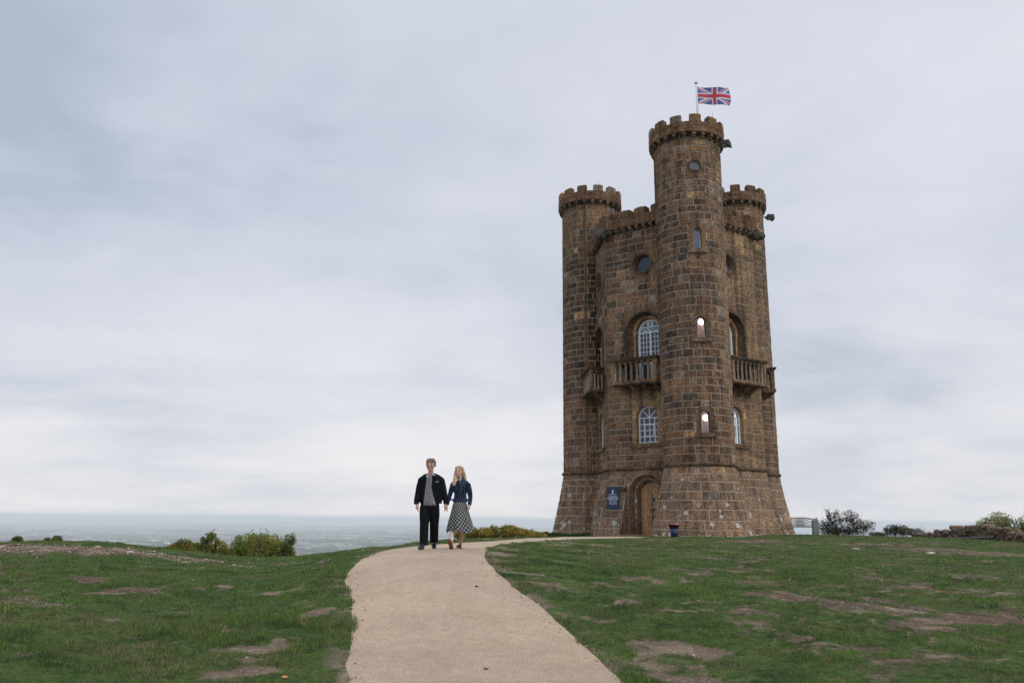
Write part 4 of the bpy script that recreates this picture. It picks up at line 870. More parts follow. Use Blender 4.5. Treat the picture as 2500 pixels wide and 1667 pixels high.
# --- flag and pole
fp = empty('flagpole', (9.82, 38.95, 19.3)); tag(fp, 'white flagpole with a gilt ball standing on the tallest turret', 'flagpole')
m = MB(); m.tube([(0, 0, 0), (0, 0, 3.72)], [.055, .042], 10); m.build('pole', plain('white_pole', (.60, .64, .70), .4), fp, True)
m = MB(); m.ball((0, 0, 3.78), (.085, .085, .07), n=12); m.build('ball_finial', plain('gilt', (.35, .33, .10), .35, .6), fp, True)
m = MB(); m.tube([(.06, -.02, .3), (.055, -.02, 3.6)], .006, 4); m.build('halyard', M_IRON, fp)
def ujack(x, y):
    W_, Rd, Bl = (.66, .68, .76), (.60, .075, .10), (.12, .155, .36)
    ax, ay = abs(x), abs(y)
    if ax < 3 or ay < 3: return Rd
    if ax < 5 or ay < 5: return W_
    s = 1 if x * y > 0 else -1; dd = (y - s * x / 2) / math.sqrt(1.25)     # distance above the diagonal
    red = (0 < dd < 2) if x > 0 else (-2 < dd < 0)
    if red: return Rd
    if abs(dd) < 3: return W_
    return Bl
fl = MB(); nx, ny = 150, 84; FL, FH = 1.83, 1.0; V = []
for j in range(ny + 1):
    for i in range(nx + 1):
        t = i / nx; q = j / ny - .5; ph = t * 7.5 + q * 1.1
        x = t * FL * (1 - .02 * t) + .0 * q - .07 * t * t * (q * 2 - .3) ** 2 + .05 * math.sin(ph * 1.2 + q * 3) * t; y = .16 * math.sin(ph) * t ** .6; z = q * FH * (1 - .04 * math.sin(t * 5)) + .045 * math.sin(t * 6.2 + .6) + .06 * t * t * (q + .5) - .05 * t * t * (q < 0) * -q
        V.append((x, y, z))
for j in range(ny):
    for i in range(nx):
        pass
F = [(j * (nx + 1) + i, j * (nx + 1) + i + 1, (j + 1) * (nx + 1) + i + 1, (j + 1) * (nx + 1) + i) for j in range(ny) for i in range(nx)]
fl.add(V, F); fl.c = [ujack((i + .5) / nx * 60 - 30, (j + .5) / ny * 30 - 15) for j in range(ny) for i in range(nx)]
M_FLAG = attr_mat('flag_cloth', .8, .1, .05, 20, 0, backlit=.35)
f = fl.build('flag', M_FLAG, None, True, (9.88, 38.93, 22.30)); tag(f, 'red, white and blue union flag flying to the right from the flagpole', 'flag')
# --- notice board
sgn_c = WPA(.58, 1.10, .40, True); nang = math.atan2(WPA.n[1], WPA.n[0]) + math.pi / 2
sg = empty('notice_board', sgn_c, nang); tag(sg, 'dark blue notice board with white lettering fixed to the wall left of the door', 'sign')
m = MB(); m.box((-.35, -.02, -.56), (.35, .03, .56)); m.build('board', plain('navy_board', (.018, .042, .085), .45, noise=.1), sg)
M_LET = plain('white_lettering', (.75, .78, .84), .6)
def text(s, size, z, bold=0.0, x=0):
    cu = bpy.data.curves.new('lettering', 'FONT'); cu.body = s; cu.size = size; cu.align_x = 'CENTER'; cu.extrude = .002; cu.offset = bold; o = bpy.data.objects.new('lettering', cu); col.objects.link(o)
    dg = bpy.context.evaluated_depsgraph_get(); me = bpy.data.meshes.new_from_object(o.evaluated_get(dg)); bpy.data.objects.remove(o)
    me.transform(Matrix.Translation((x, -.024, z)) @ Matrix.Rotation(R(90), 4, 'X')); link('lettering', me, M_LET, sg)
m = MB()
for a, b, c_, d_ in ((-.035, .22, .035, .36), (-.045, .34, -.02, .40), (-.012, .34, .012, .41), (.02, .34, .045, .40)): m.box((a, -.026, b), (c_, -.021, d_))
m.build('tower_emblem', M_LET, sg)
text('BROADWAY TOWER', .048, .17, .0008); 
m = MB(); m.box((-.2, -.026, .145), (.2, -.021, .150)); m.build('rule', M_LET, sg)
text('To experience', .088, .045, .002); text('Broadway Tower', .088, -.045, .002); text('and Grounds', .088, -.135, .002)
text('please book your', .060, -.23, .0008); text('tickets online here', .060, -.30, .0008); text('or', .05, -.36, .001)
sg.rotation_euler = (0, 0, nang); 
#PART3
# ------------------------------------------------------------------ the plain far below, hedges, woods, hills, haze
def plain_material():
    m, t, b = new_mat('patchwork_fields'); g = N(t, 'ShaderNodeNewGeometry')
    dn = N(t, 'ShaderNodeTexNoise'); dn.inputs['Scale'].default_value = .002; dn.inputs['Detail'].default_value = 2; L(t, g.outputs['Position'], dn.inputs['Vector'])
    wv = N(t, 'ShaderNodeVectorMath'); wv.operation = 'MULTIPLY_ADD'; L(t, dn.outputs['Color'], wv.inputs[0]); wv.inputs[1].default_value = (160,) * 3; L(t, g.outputs['Position'], wv.inputs[2])
    mp = N(t, 'ShaderNodeMapping'); mp.inputs['Rotation'].default_value = (0, 0, .35); mp.inputs['Scale'].default_value = (.0024, .0038, .0001); L(t, wv.outputs[0], mp.inputs[0])
    v = N(t, 'ShaderNodeTexVoronoi'); v.inputs['Scale'].default_value = 1; v.distance = 'CHEBYCHEV'; L(t, mp.outputs[0], v.inputs['Vector'])
    s = N(t, 'ShaderNodeSeparateColor'); L(t, v.outputs['Color'], s.inputs[0])
    c = ramp(t, s.outputs[0], [(0, (.10, .125, .085)), (.28, (.19, .21, .14)), (.45, (.42, .37, .30)), (.58, (.09, .115, .08)), (.72, (.60, .53, .45)), (.82, (.26, .21, .18)), (.9, (.22, .25, .17))], 'CONSTANT')
    n = N(t, 'ShaderNodeTexNoise'); n.inputs['Scale'].default_value = .006; n.inputs['Detail'].default_value = 6; n.inputs['Roughness'].default_value = .7; L(t, g.outputs['Position'], n.inputs['Vector'])
    c = mix(t, ramp(t, n.outputs[0], [(.50, (0,) * 3), (.58, (.85,) * 3)]), c, (.035, .05, .035))
    L(t, c, b.inputs['Base Color']); b.inputs['Roughness'].default_value = 1; b.inputs['Specular IOR Level'].default_value = 0; return m
pr_ = np.r_[np.linspace(5, 880, 4), np.geomspace(1000, 47000, 60)]; pa_ = np.radians(np.linspace(-60, 60, 80))
PRR, PAA = np.meshgrid(pr_, pa_, indexing='ij'); QX = PRR * np.sin(PAA); QY = PRR * np.cos(PAA)
QZ = -262 + (fbm(QX / 2600 + 7, QY / 2600, 3) - .5) * 34 * sstep(1500, 5000, PRR)
QZ = QZ - PRR ** 2 / 1.48e7      # the earth's curve
def plain_z(x, y): return -262 - np.hypot(x, y) ** 2 / 1.48e7 + (fbm(np.asarray(x) / 2600 + 7, np.asarray(y) / 2600, 3) - .5) * 34 * sstep(1500, 5000, np.hypot(x, y))
grid_mesh('plain', QX, QY, QZ, {}, plain_material())
M_TREE = attr_mat('far_foliage', 1, 0, .4, .02)
hb = MB(); rr = random.Random(11)
def blobrow(mb, x0, y0, ang, ln, w, h, n, c):
    P = []
    for i in range(n + 1):
        t = i / n; x = x0 + math.cos(ang) * ln * t; y = y0 + math.sin(ang) * ln * t; z = PZc(x, y); k = rr.uniform(.5, 1.4); nx_, ny_ = -math.sin(ang) * w, math.cos(ang) * w
        P.append([(x - nx_, y - ny_, z - 2), (x - nx_ * .6, y - ny_ * .6, z + h * k), (x + nx_ * .6, y + ny_ * .6, z + h * k), (x + nx_, y + ny_, z - 2)])
    mb.loft(P, c)
_pzc = {}
def PZc(x, y):
    k = (round(x / 150), round(y / 150))
    if k not in _pzc: _pzc[k] = float(plain_z(np.array([x]), np.array([y]))[0])
    return _pzc[k]
for i in range(2600):
    r_ = 2400 * (22000 / 2400) ** (rr.random() ** .8); a = R(rr.uniform(-36, 36)); x, y = r_ * math.sin(a), r_ * math.cos(a)
    ang = .35 + rr.choice((0, math.pi / 2)) + rr.gauss(0, .12); blobrow(hb, x, y, ang, rr.uniform(180, 700), rr.uniform(3, 7), rr.uniform(5, 10), 7, (.03, .045, .02))
hb.build('hedgerows', M_TREE); tag(bpy.data.objects['hedgerows'], kind='stuff', label='hedgerows between the fields on the hazy plain')
wb = MB()
for i in range(520):
    r_ = 2600 * (26000 / 2600) ** rr.random(); a = R(rr.uniform(-36, 36)); x, y = r_ * math.sin(a), r_ * math.cos(a); k = rr.uniform(60, 260)
    for j in range(rr.randint(2, 6)):
        bx, by = x + rr.gauss(0, k), y + rr.gauss(0, k * .5); s_ = rr.uniform(.3, 1) * k * .7; wb.ball((bx, by, PZc(bx, by)), (s_, s_ * .6, rr.uniform(8, 16)), (.032, .045, .022), n=8, k=5)
wo_ = wb.build('distant_woods', M_TREE); tag(wo_, kind='stuff', label='woods on the hazy plain')
vb = MB()
for i in range(1500):
    if i % 12 == 0: r_ = 2900 * (13000 / 2900) ** rr.random(); a = R(rr.uniform(-35, 30)); vx, vy = r_ * math.sin(a), r_ * math.cos(a)
    x, y = vx + rr.gauss(0, 130), vy + rr.gauss(0, 90); z = PZc(x, y); w, d_, h = rr.uniform(5, 14), rr.uniform(5, 9), rr.uniform(4, 7); c = rr.choice(((.6, .58, .55), (.5, .42, .36), (.72, .7, .66), (.35, .25, .2)))
    vb.box((x - w, y - d_, z - 2), (x + w, y + d_, z + h), c); vb.add([(x - w, y - d_, z + h), (x + w, y - d_, z + h), (x + w, y + d_, z + h), (x - w, y + d_, z + h), (x - w, y, z + h + 3), (x + w, y, z + h + 3)], [(0, 1, 5, 4), (2, 3, 4, 5), (0, 4, 3), (1, 2, 5)], (.2, .14, .12))
for (px, py, wpx, c) in ((288, 1320, 18, (.75, .66, .56)), (234, 1319, 7, (.8, .78, .74)), (365, 1309, 6, (.8, .8, .78)), (408, 1325, 5, (.8, .8, .8)), (700, 1340, 8, (.8, .8, .8)), (545, 1335, 5, (.8, .8, .78))):
    d = ray(px, py); t = -262 / d[2]; x, y = d[0] * t, t; w = wpx * t / FPX; vb.box((x - w, y - 25, -270), (x + w, y + 25, PZc(x, y) + 9), c)
vo = vb.build('distant_villages', attr_mat('far_walls', .9, .1, .1, .05)); tag(vo, kind='stuff', label='villages and sheds scattered over the hazy plain')
# low hills at the horizon and the end of a nearer wooded hill at the far left
def hills(name, r0, depth, a0, a1, hfun, c):
    aa = np.radians(np.linspace(a0, a1, 160)); tt = np.linspace(-1, 1, 9); A_, T_ = np.meshgrid(aa, tt, indexing='ij'); rr_ = r0 + T_ * depth
    H = hfun(np.degrees(A_)) * (1 - T_ ** 2) ** 1.2 * (.8 + .4 * fbm(np.degrees(A_) * 1.3 + 5, T_ * 2 + 3, 4)); grid_mesh(name, rr_ * np.sin(A_), rr_ * np.cos(A_), -265 - rr_ ** 2 / 1.48e7 + H, {}, c)
M_HILL = plain('far_hill', (.055, .075, .04), 1, noise=.3, nscale=.002, spec=0)
hills('hills', 43000, 3000, -50, 50, lambda a: 90 + 170 * np.exp(-((a + 13.5) / 3.2) ** 2) + 110 * np.exp(-((a + 24) / 5) ** 2) + 120 * np.exp(-((a - 1) / 4) ** 2) + 90 * np.exp(-((a - 24) / 6) ** 2), M_HILL)
hills('ridge', 26000, 2500, -48, 50, lambda a: 40 + 60 * np.exp(-((a + 5) / 6) ** 2) + 50 * np.exp(-((a + 20) / 4) ** 2), M_HILL)
hills('wooded_hill', 6200, 1200, -48, -29.5, lambda a: np.clip((-31.0 - a) / 4, 0, 1) ** .6 * 150, M_HILL)
# the air: one closed box of even haze round everything
m = MB(); m.box((-43000, -1300, -470), (43000, 48500, 26.5)); M_HAZE = bpy.data.materials.new('haze_air'); M_HAZE.use_nodes = True; t = M_HAZE.node_tree; t.nodes.clear()
pv = N(t, 'ShaderNodeVolumePrincipled'); pv.inputs['Color'].default_value = (.93, .97, 1.0, 1); pv.inputs['Density'].default_value = 8.0e-5; pv.inputs['Anisotropy'].default_value = 0.0
mo = N(t, 'ShaderNodeOutputMaterial'); L(t, pv.outputs[0], mo.inputs['Volume']); hz_o = m.build('haze', M_HAZE); tag(hz_o, kind='stuff')

# ------------------------------------------------------------------ turf: single blades, gathered in uneven clumps
def scatter(n, rmin, rmax, amin, amax, seed):
    g = np.random.default_rng(seed); r = np.sqrt(g.random(n) * (rmax ** 2 - rmin ** 2) + rmin ** 2); a = np.radians(g.uniform(amin, amax, n)); return r * np.sin(a), r * np.cos(a)
BX, BY, BS, BW = [], [], [], []
for n, r0, r1, hgt, wd, sd_ in ((330000, 6.8, 12, .030, .0065, 1), (250000, 12, 18, .033, .010, 2), (170000, 18, 27, .036, .015, 3), (90000, 27, 41, .040, .024, 4)):
    x, y = scatter(n, r0, r1, -37, 37, sd_); BX.append(x); BY.append(y); BS.append(np.full(n, hgt)); BW.append(np.full(n, wd))
bx, by, bs, bw = map(np.concatenate, (BX, BY, BS, BW)); pd = path_dist(bx, by); bb = bare(bx, by); g = np.random.default_rng(5)
clump = fbm(bx * 3.1, by * 3.1, 3, .6); dt = np.hypot(bx - TC[0], by - TC[1])
keepb = (pd < .015 + .22 * (clump - .45)) & (g.random(len(bx)) < (1 - bb) ** 1.15 * sstep(.12, .62, clump) + .045) & (dt > 3.2)
bx, by, bs, bw, bb, clump, pd = (q[keepb] for q in (bx, by, bs, bw, bb, clump, pd)); nb_ = len(bx)
bz = height(bx, by, pd) - .004
ang = g.uniform(0, 2 * math.pi, nb_); lean = g.uniform(.2, 1.25, nb_); ln = bs * g.uniform(.6, 1.7, nb_) * (.65 + .9 * sstep(.4, .75, clump)); la = ang + g.normal(0, .5, nb_)
tall = fbm(bx * .4 + 30, by * .4, 2); ln *= .75 + .7 * sstep(.4, .7, tall) * (by < 14) * (bx < -1) + .25 * g.random(nb_)
dx, dy = np.cos(ang) * bw / 2, np.sin(ang) * bw / 2; tx = bx - np.sin(la) * ln * np.sin(lean); ty = by + np.cos(la) * ln * np.sin(lean); tz = bz + ln * np.cos(lean) + .002
V = np.empty((nb_, 3, 3), np.float32); V[:, 0] = np.stack([bx - dx, by - dy, bz], 1); V[:, 1] = np.stack([bx + dx, by + dy, bz], 1); V[:, 2] = np.stack([tx, ty, tz], 1)
me = bpy.data.meshes.new('grass_blades'); me.vertices.add(nb_ * 3); me.vertices.foreach_set('co', V.ravel()); me.loops.add(nb_ * 3); me.loops.foreach_set('vertex_index', np.arange(nb_ * 3, dtype=np.int32)); me.polygons.add(nb_); me.polygons.foreach_set('loop_start', np.arange(0, nb_ * 3, 3, dtype=np.int32)); me.update(calc_edges=True)
t1 = fbm(bx * .7 + 11, by * .7, 3)[:, None]; t2 = g.random((nb_, 1)); dry = np.clip(sstep(.50, .74, fbm(bx * 1.1 + 3, by * 1.1 + 50, 4)) * .4 + sstep(.56, .70, fbm(bx * 5 + 3, by * 5 + 50, 3)) * .35 + bb * .6 + (g.random(nb_) < .10) * .6, 0, 1)[:, None]
cc = np.array([.058, .122, .028]) * (1 - t1) + np.array([.135, .205, .042]) * t1; cc = cc * (.45 + 1.1 * t2); cc = cc * (1 - dry) + np.array([.25, .20, .12]) * (.5 + .9 * t2) * dry
dark = sstep(.54, .72, fbm(bx * 2.0 + 70, by * 2.0, 3))[:, None]; cc = cc * (1 - .45 * dark) + np.array([.01, .035, .02]) * dark * .4
fc = np.ones((nb_, 4), np.float32); fc[:, :3] = cc; a_ = me.attributes.new('col', 'FLOAT_COLOR', 'CORNER'); a_.data.foreach_set('color', np.repeat(fc, 3, 0).ravel())
go = link('grass', me, attr_mat('grass_blade', .7, .15, .12, 8, 0, backlit=.25)); tag(go, 'short trampled green grass growing over the hilltop', kind='stuff')

# loose limestone: scree on the left mound, crumbs along the path and in the worn patches
def pebbles(name, X, Y, size, label, c0=(.40, .34, .27), seed=3):
    g = np.random.default_rng(seed); ico = [(0, 0, 1), (.894, 0, .447), (.276, .851, .447), (-.724, .526, .447), (-.724, -.526, .447), (.276, -.851, .447), (.724, .526, -.447), (-.276, .851, -.447), (-.894, 0, -.447), (-.276, -.851, -.447), (.724, -.526, -.447), (0, 0, -1)]
    ff = [(0,1,2),(0,2,3),(0,3,4),(0,4,5),(0,5,1),(1,6,2),(2,7,3),(3,8,4),(4,9,5),(5,10,1),(2,6,7),(3,7,8),(4,8,9),(5,9,10),(1,10,6),(11,7,6),(11,8,7),(11,9,8),(11,10,9),(11,6,10)]
    I = np.array(ico); mb = MB(); Z = height(X, Y, path_dist(X, Y))
    for x, y, z in zip(X, Y, Z):
        s = size * g.lognormal(0, .45); q = I * g.uniform(.6, 1.15, (12, 3)) * np.array([s, s * g.uniform(.6, 1), s * g.uniform(.35, .7)]); a = g.uniform(0, 6.28); q = np.c_[q[:, 0] * math.cos(a) - q[:, 1] * math.sin(a), q[:, 0] * math.sin(a) + q[:, 1] * math.cos(a), q[:, 2]]
        mb.add(q + [x, y, z + s * .1], ff, tuple(np.array(c0) * g.uniform(.6, 1.35)))
    o = mb.build(name, attr_mat(name + '_stone', .95, .1, .3, 12)); tag(o, label, kind='stuff')
x, y = scatter(26000, 6.8, 30, -37, 37, 21); b_ = bare(x, y); pdx = path_dist(x, y); k = (b_ > .45) & (g.random(len(x)) < b_ * .22) & (pdx < 0); pebbles('loose_stones', x[k], y[k], .014, 'small loose stones in the worn patches of turf')
x, y = scatter(60000, 6.8, 20, -20, 16, 22); pdx = path_dist(x, y); k = (pdx > .0) & (pdx < .9) & (g.random(len(x)) < .16 * np.exp(-pdx * 4) + .012); pebbles('gravel_crumbs', x[k], y[k], .010, 'loose gravel along the margins of the path', (.42, .34, .25), 5)
a_ = g.uniform(-70, 75, 520); q_ = RS + .72 + np.abs(g.normal(.02, .10, 520)); x = VA[0] + q_ * np.sin(np.radians(a_)); y = VA[1] - q_ * np.cos(np.radians(a_)); pebbles('base_rubble', x, y, .028, 'crumbled pale stones along the foot of the front turret', (.40, .34, .27), 6)
c0 = ground_hit(150, 1340); x = g.normal(0, 1, 2600) * 4.2 + c0[0] + .5; y = g.normal(0, .9, 2600) + c0[1] + .5; b_ = bare(x, y); k = (b_ > .3); pebbles('scree', x[k][:1500], y[k][:1500], .022, 'pale limestone scree on the bare mound at the left', (.33, .26, .205))

# ------------------------------------------------------------------ shrubs: stems, twigs and separate leaves
def shrub(name, label, cat, base, lobes, nleaf, leaf, cols, seed, stems=9, twig=.5, droop=0, group=None, up=1.0):
    g = np.random.default_rng(seed); root = empty(name, base); tag(root, label, cat, group); st = MB(); tips = []
    lobes = [np.array(l, float) for l in lobes]      # (x, y, z, rx, ry, rz) relative to the base
    for l in lobes:
        for k in range(stems):
            q = g.normal(0, 1, 3); q /= np.linalg.norm(q); q[2] = abs(q[2]) * up; e = l[:3] + q * l[3:] * g.uniform(.75, 1.08); s0 = np.array([l[0] * .5 + g.normal(0, .08), l[1] * .5 + g.normal(0, .08), -.25]); mid = s0 * .45 + e * .55 + g.normal(0, .06, 3) + np.array([0, 0, -.05])
            r_ = .016 + .012 * g.random(); st.tube([s0, mid, e], [r_, r_ * .6, r_ * .2], 5, (.13, .10, .075))
            for j in range(int(6 * twig) + 2):
                t = g.uniform(.35, 1); p = mid * (1 - t) + e * t; q = p + g.normal(0, 1, 3) * l[3:] * .28 * np.array([1, 1, 1.1]); st.tube([p, (p + q) / 2 + g.normal(0, .02, 3), q], [.007, .005, .003], 4, (.12, .09, .07)); tips.append((p, q))
    st.build('stems', attr_mat('bark_' + name, .9, .1, .2, 20), root)
    n = nleaf; w = np.array([l[3] * l[5] for l in lobes]); w = w * (np.array([l[3] for l in lobes]) / max(l[3] for l in lobes)) ** 1.1; w = w / w.sum(); which = g.choice(len(lobes), n, p=w); LO = np.array(lobes)
    q = g.normal(0, 1, (n, 3)); q /= np.linalg.norm(q, axis=1)[:, None]; rad_ = g.random(n) ** .45
    P = LO[which, :3] + q * LO[which, 3:] * rad_[:, None]
    cl = fbm(P[:, 0] * 3.4 + seed, P[:, 2] * 3.4 + P[:, 1] * 1.7, 3, .55); P = P[cl > .34]; q = q[cl > .34]
    tt = g.integers(0, len(tips), n // 3); T0 = np.array([t[0] for t in tips])[tt]; T1 = np.array([t[1] for t in tips])[tt]; f = g.random((n // 3, 1)) * 1.05; P2 = T0 * (1 - f) + T1 * f + g.normal(0, leaf * .7, (n // 3, 3)); P = np.r_[P, P2]; q = np.r_[q, g.normal(0, 1, P2.shape)]
    P = P[P[:, 2] > -.3]; n = len(P); a = g.normal(0, 1, (n, 3)); a /= np.linalg.norm(a, axis=1)[:, None]; b = np.cross(a, g.normal(0, 1, (n, 3))); b /= np.linalg.norm(b, axis=1)[:, None]; s = leaf * g.uniform(.55, 1.3, (n, 1))
    V = np.stack([P - a * s, P - b * s * .42, P + a * s, P + b * s * .42], 1).astype(np.float32); me = bpy.data.meshes.new('foliage'); me.vertices.add(n * 4); me.vertices.foreach_set('co', V.ravel()); me.loops.add(n * 4); me.loops.foreach_set('vertex_index', np.arange(n * 4, dtype=np.int32)); me.polygons.add(n); me.polygons.foreach_set('loop_start', np.arange(0, n * 4, 4, dtype=np.int32)); me.update(calc_edges=True)
    C = np.array(cols); k = fbm(P[:, 0] * 2.2 + 5 + seed, P[:, 2] * 2.2 + P[:, 1], 2); ki = np.clip(((k - .25) * 2 * len(C) + g.normal(0, .8, n)), 0, len(C) - 1).astype(int); fc = np.ones((n, 4), np.float32); fc[:, :3] = C[ki] * g.uniform(.65, 1.35, (n, 1))
    at2 = me.attributes.new('col', 'FLOAT_COLOR', 'CORNER'); at2.data.foreach_set('color', np.repeat(fc, 4, 0).ravel()); f_ = link('foliage', me, M_LEAF, root); tag(f_, kind='stuff'); return root
M_LEAF = attr_mat('leaf', .6, .25, .1, 5, 0, backlit=.35)
G1 = [(.045, .08, .022), (.09, .13, .028), (.17, .20, .038), (.26, .245, .045)]; G2 = [(.10, .15, .035), (.16, .22, .045), (.23, .27, .055), (.29, .28, .06)]; Y1 = [(.17, .19, .04), (.36, .29, .055), (.50, .34, .06), (.26, .25, .06)]; DKG = [(.028, .030, .018), (.045, .045, .022), (.07, .055, .025), (.035, .045, .02)]
def bpos(px, py, Y): p = at(px, py, Y); return (p[0], p[1], p[2])
px2m = lambda Y: Y / FPX * 1.02
Y_ = 24.5; u = px2m(Y_)
def lob(cx, cy, x, y, rx, rz, Yb, ry=None): uu = px2m(Yb); return ((x - cx) * uu, random.uniform(-.2, .2), (cy - y) * uu, rx * uu, (ry or rx) * uu, rz * uu)
shrub('bush', 'yellowing olive bush, leftmost of the row beyond the grass edge left of the couple', 'bush', bpos(440, 1360, Y_), [lob(440, 1360, 430, 1348, 38, 18, Y_), lob(440, 1360, 442, 1335, 22, 17, Y_), lob(440, 1360, 410, 1352, 20, 11, Y_), lob(440, 1360, 462, 1352, 22, 16, Y_)], 7500, .035, [(.11, .13, .03), (.20, .19, .035), (.30, .24, .04), (.08, .12, .03)], 31, 8, group='bushes beyond the grass edge left of the path')
shrub('bush', 'dense dark green bush with a raised top, middle of the row beyond the grass edge', 'bush', bpos(500, 1366, Y_ + .6), [lob(500, 1366, 480, 1345, 30, 20, Y_), lob(500, 1366, 508, 1326, 22, 24, Y_), lob(500, 1366, 530, 1345, 26, 24, Y_), lob(500, 1366, 552, 1358, 24, 16, Y_), lob(500, 1366, 500, 1356, 36, 18, Y_)], 13000, .034, G1, 32, 8, group='bushes beyond the grass edge left of the path')
shrub('bush', 'large loose light green bush showing its stems, rightmost of the row beyond the grass edge', 'bush', bpos(630, 1372, Y_ + 1), [lob(630, 1372, 572, 1355, 28, 22, Y_), lob(630, 1372, 602, 1334, 40, 30, Y_), lob(630, 1372, 650, 1332, 42, 30, Y_), lob(630, 1372, 640, 1352, 50, 20, Y_), lob(630, 1372, 690, 1350, 24, 16, Y_), lob(630, 1372, 706, 1326, 14, 24, Y_)], 12500, .036, G2, 33, 12, 1.0, group='bushes beyond the grass edge left of the path')
Yb = 37.0
shrub('hedge_bush', 'long low yellow autumn bush along the grass edge right of the woman', 'bush', bpos(1235, 1314, Yb), [lob(1235, 1314, x, 1314 - h * .5, 22, h * .62, Yb) for x, h in ((1130, 16), (1155, 21), (1185, 22), (1212, 26), (1240, 28), (1262, 24), (1290, 18), (1312, 14))], 15000, .050, Y1, 34, 6, .7)
shrub('weed_clump', 'small grey-green weed clump in front of the hazy plain beside the tower base', 'plant', bpos(1330, 1313, 39), [lob(1330, 1313, 1312, 1307, 9, 7, 39), lob(1330, 1313, 1333, 1306, 9, 8, 39)], 900, .045, DKG, 35, 4)
shrub('sapling', 'small leafy bush standing up behind the bare mound at the far left', 'bush', bpos(48, 1334, 23.5), [lob(48, 1334, 48, 1318, 12, 9, 23.5), lob(48, 1334, 82, 1325, 18, 5, 23.5)], 1500, .03, G1, 36, 5, group='small bushes behind the bare mound')
shrub('sapling', 'thin twiggy bush behind the bare mound, right of the leafier one', 'bush', bpos(120, 1334, 23.5), [lob(120, 1334, 110, 1320, 8, 8, 23.5), lob(120, 1334, 128, 1318, 12, 9, 23.5)], 900, .028, G1, 37, 5, group='small bushes behind the bare mound')
shrub('weed_clump', 'faint dry weeds on the shoulder of the mound above the hazy plain', 'plant', bpos(275, 1342, 22.5), [lob(275, 1342, 255, 1331, 10, 9, 22.5), lob(275, 1342, 288, 1336, 10, 7, 22.5), lob(275, 1342, 300, 1338, 8, 5, 22.5)], 360, .022, [(.09, .10, .05), (.14, .12, .07)], 38, 6, 1.2)
Yr = 47.0
shrub('bramble', 'tall sparse dark twiggy bush right of the bench', 'bush', bpos(2065, 1312, Yr), [lob(2065, 1312, 2020, 1290, 28, 20, Yr), lob(2065, 1312, 2040, 1268, 18, 24, Yr), lob(2065, 1312, 2078, 1275, 26, 28, Yr), lob(2065, 1312, 2110, 1288, 26, 20, Yr), lob(2065, 1312, 2060, 1298, 40, 12, Yr)], 4300, .048, DKG, 39, 11, 1.6, group='dark bushes right of the bench')
shrub('bramble', 'low dark bush, the lower and right-hand one of the two right of the bench', 'bush', bpos(2205, 1313, Yr), [lob(2205, 1313, 2178, 1296, 18, 14, Yr), lob(2205, 1313, 2205, 1296, 22, 14, Yr), lob(2205, 1313, 2232, 1300, 20, 10, Yr), lob(2205, 1313, 2150, 1306, 22, 7, Yr)], 2600, .048, [(.04, .042, .02), (.07, .062, .03), (.06, .07, .03), (.11, .09, .04)], 40, 9, 1.4, group='dark bushes right of the bench')
Yw = 41.0
shrub('elder_bush', 'big rounded loose green bush behind the dry stone wall at the right edge', 'bush', bpos(2440, 1330, Yw), [lob(2440, 1330, 2412, 1290, 26, 24, Yw), lob(2440, 1330, 2445, 1275, 26, 22, Yw), lob(2440, 1330, 2470, 1290, 24, 24, Yw), lob(2440, 1330, 2440, 1306, 44, 18, Yw), lob(2440, 1330, 2440, 1324, 40, 14, Yw)], 3600, .060, [(.12, .16, .055), (.22, .26, .08), (.30, .32, .11), (.38, .36, .14)], 41, 11, 1.2, group='bushes behind the dry stone wall')
shrub('elder_bush', 'loose green bush cut by the right edge of the picture, beside the big rounded one', 'bush', bpos(2510, 1332, Yw), [lob(2510, 1332, 2502, 1292, 18, 26, Yw), lob(2510, 1332, 2515, 1312, 22, 22, Yw)], 1700, .055, [(.12, .16, .055), (.22, .26, .08), (.28, .30, .11)], 42, 8, 1.0, group='bushes behind the dry stone wall')
# grass tuft against the foot of the left turret
def tuft(x0, x1, y0, y1, n, h, seed):
    g = np.random.default_rng(seed); mb = MB()
    for _ in range(n):
        x = g.uniform(x0, x1); y = g.uniform(y0, y1); z = z1v(x, y); a = g.uniform(0, 6.28); l = h * g.uniform(.5, 1.4); w = .02
        mb.add([(x - w * math.cos(a), y - w * math.sin(a), z), (x + w * math.cos(a), y + w * math.sin(a), z), (x + l * .5 * math.cos(a + 1), y + l * .5 * math.sin(a + 1), z + l)], [(0, 1, 2)], tuple(np.array([.06, .12, .03]) * g.uniform(.6, 1.4)))
    return mb
_zc = {}
def z1v(x, y):
    k = (round(x * 2), round(y * 2))
    if k not in _zc: _zc[k] = z1(x, y)
    return _zc[k]
mb = MB()
for a in np.linspace(-75, 60, 60):
    for _ in range(60):
        rr2 = RS + .80 + abs(g.normal(0, .35)); aa = R(a + g.uniform(-2, 2)) + PHI; x = VB[0] + rr2 * math.sin(aa); y = VB[1] - rr2 * math.cos(aa); z = z1v(x, y); l = .13 * g.uniform(.4, 1.4) * (1.4 if a > 35 else 1); an = g.uniform(0, 6.28)
        mb.add([(x - .02 * math.cos(an), y - .02 * math.sin(an), z), (x + .02 * math.cos(an), y + .02 * math.sin(an), z), (x + l * .4 * math.cos(an + 1), y + l * .4 * math.sin(an + 1), z + l)], [(0, 1, 2)], tuple(np.array([.05, .105, .028]) * g.uniform(.6, 1.4)))
o = mb.build('rough_grass', attr_mat('rough_blade', .7, .1, .1, 8, backlit=.2)); tag(o, 'longer rough grass round the foot of the left turret', kind='stuff')

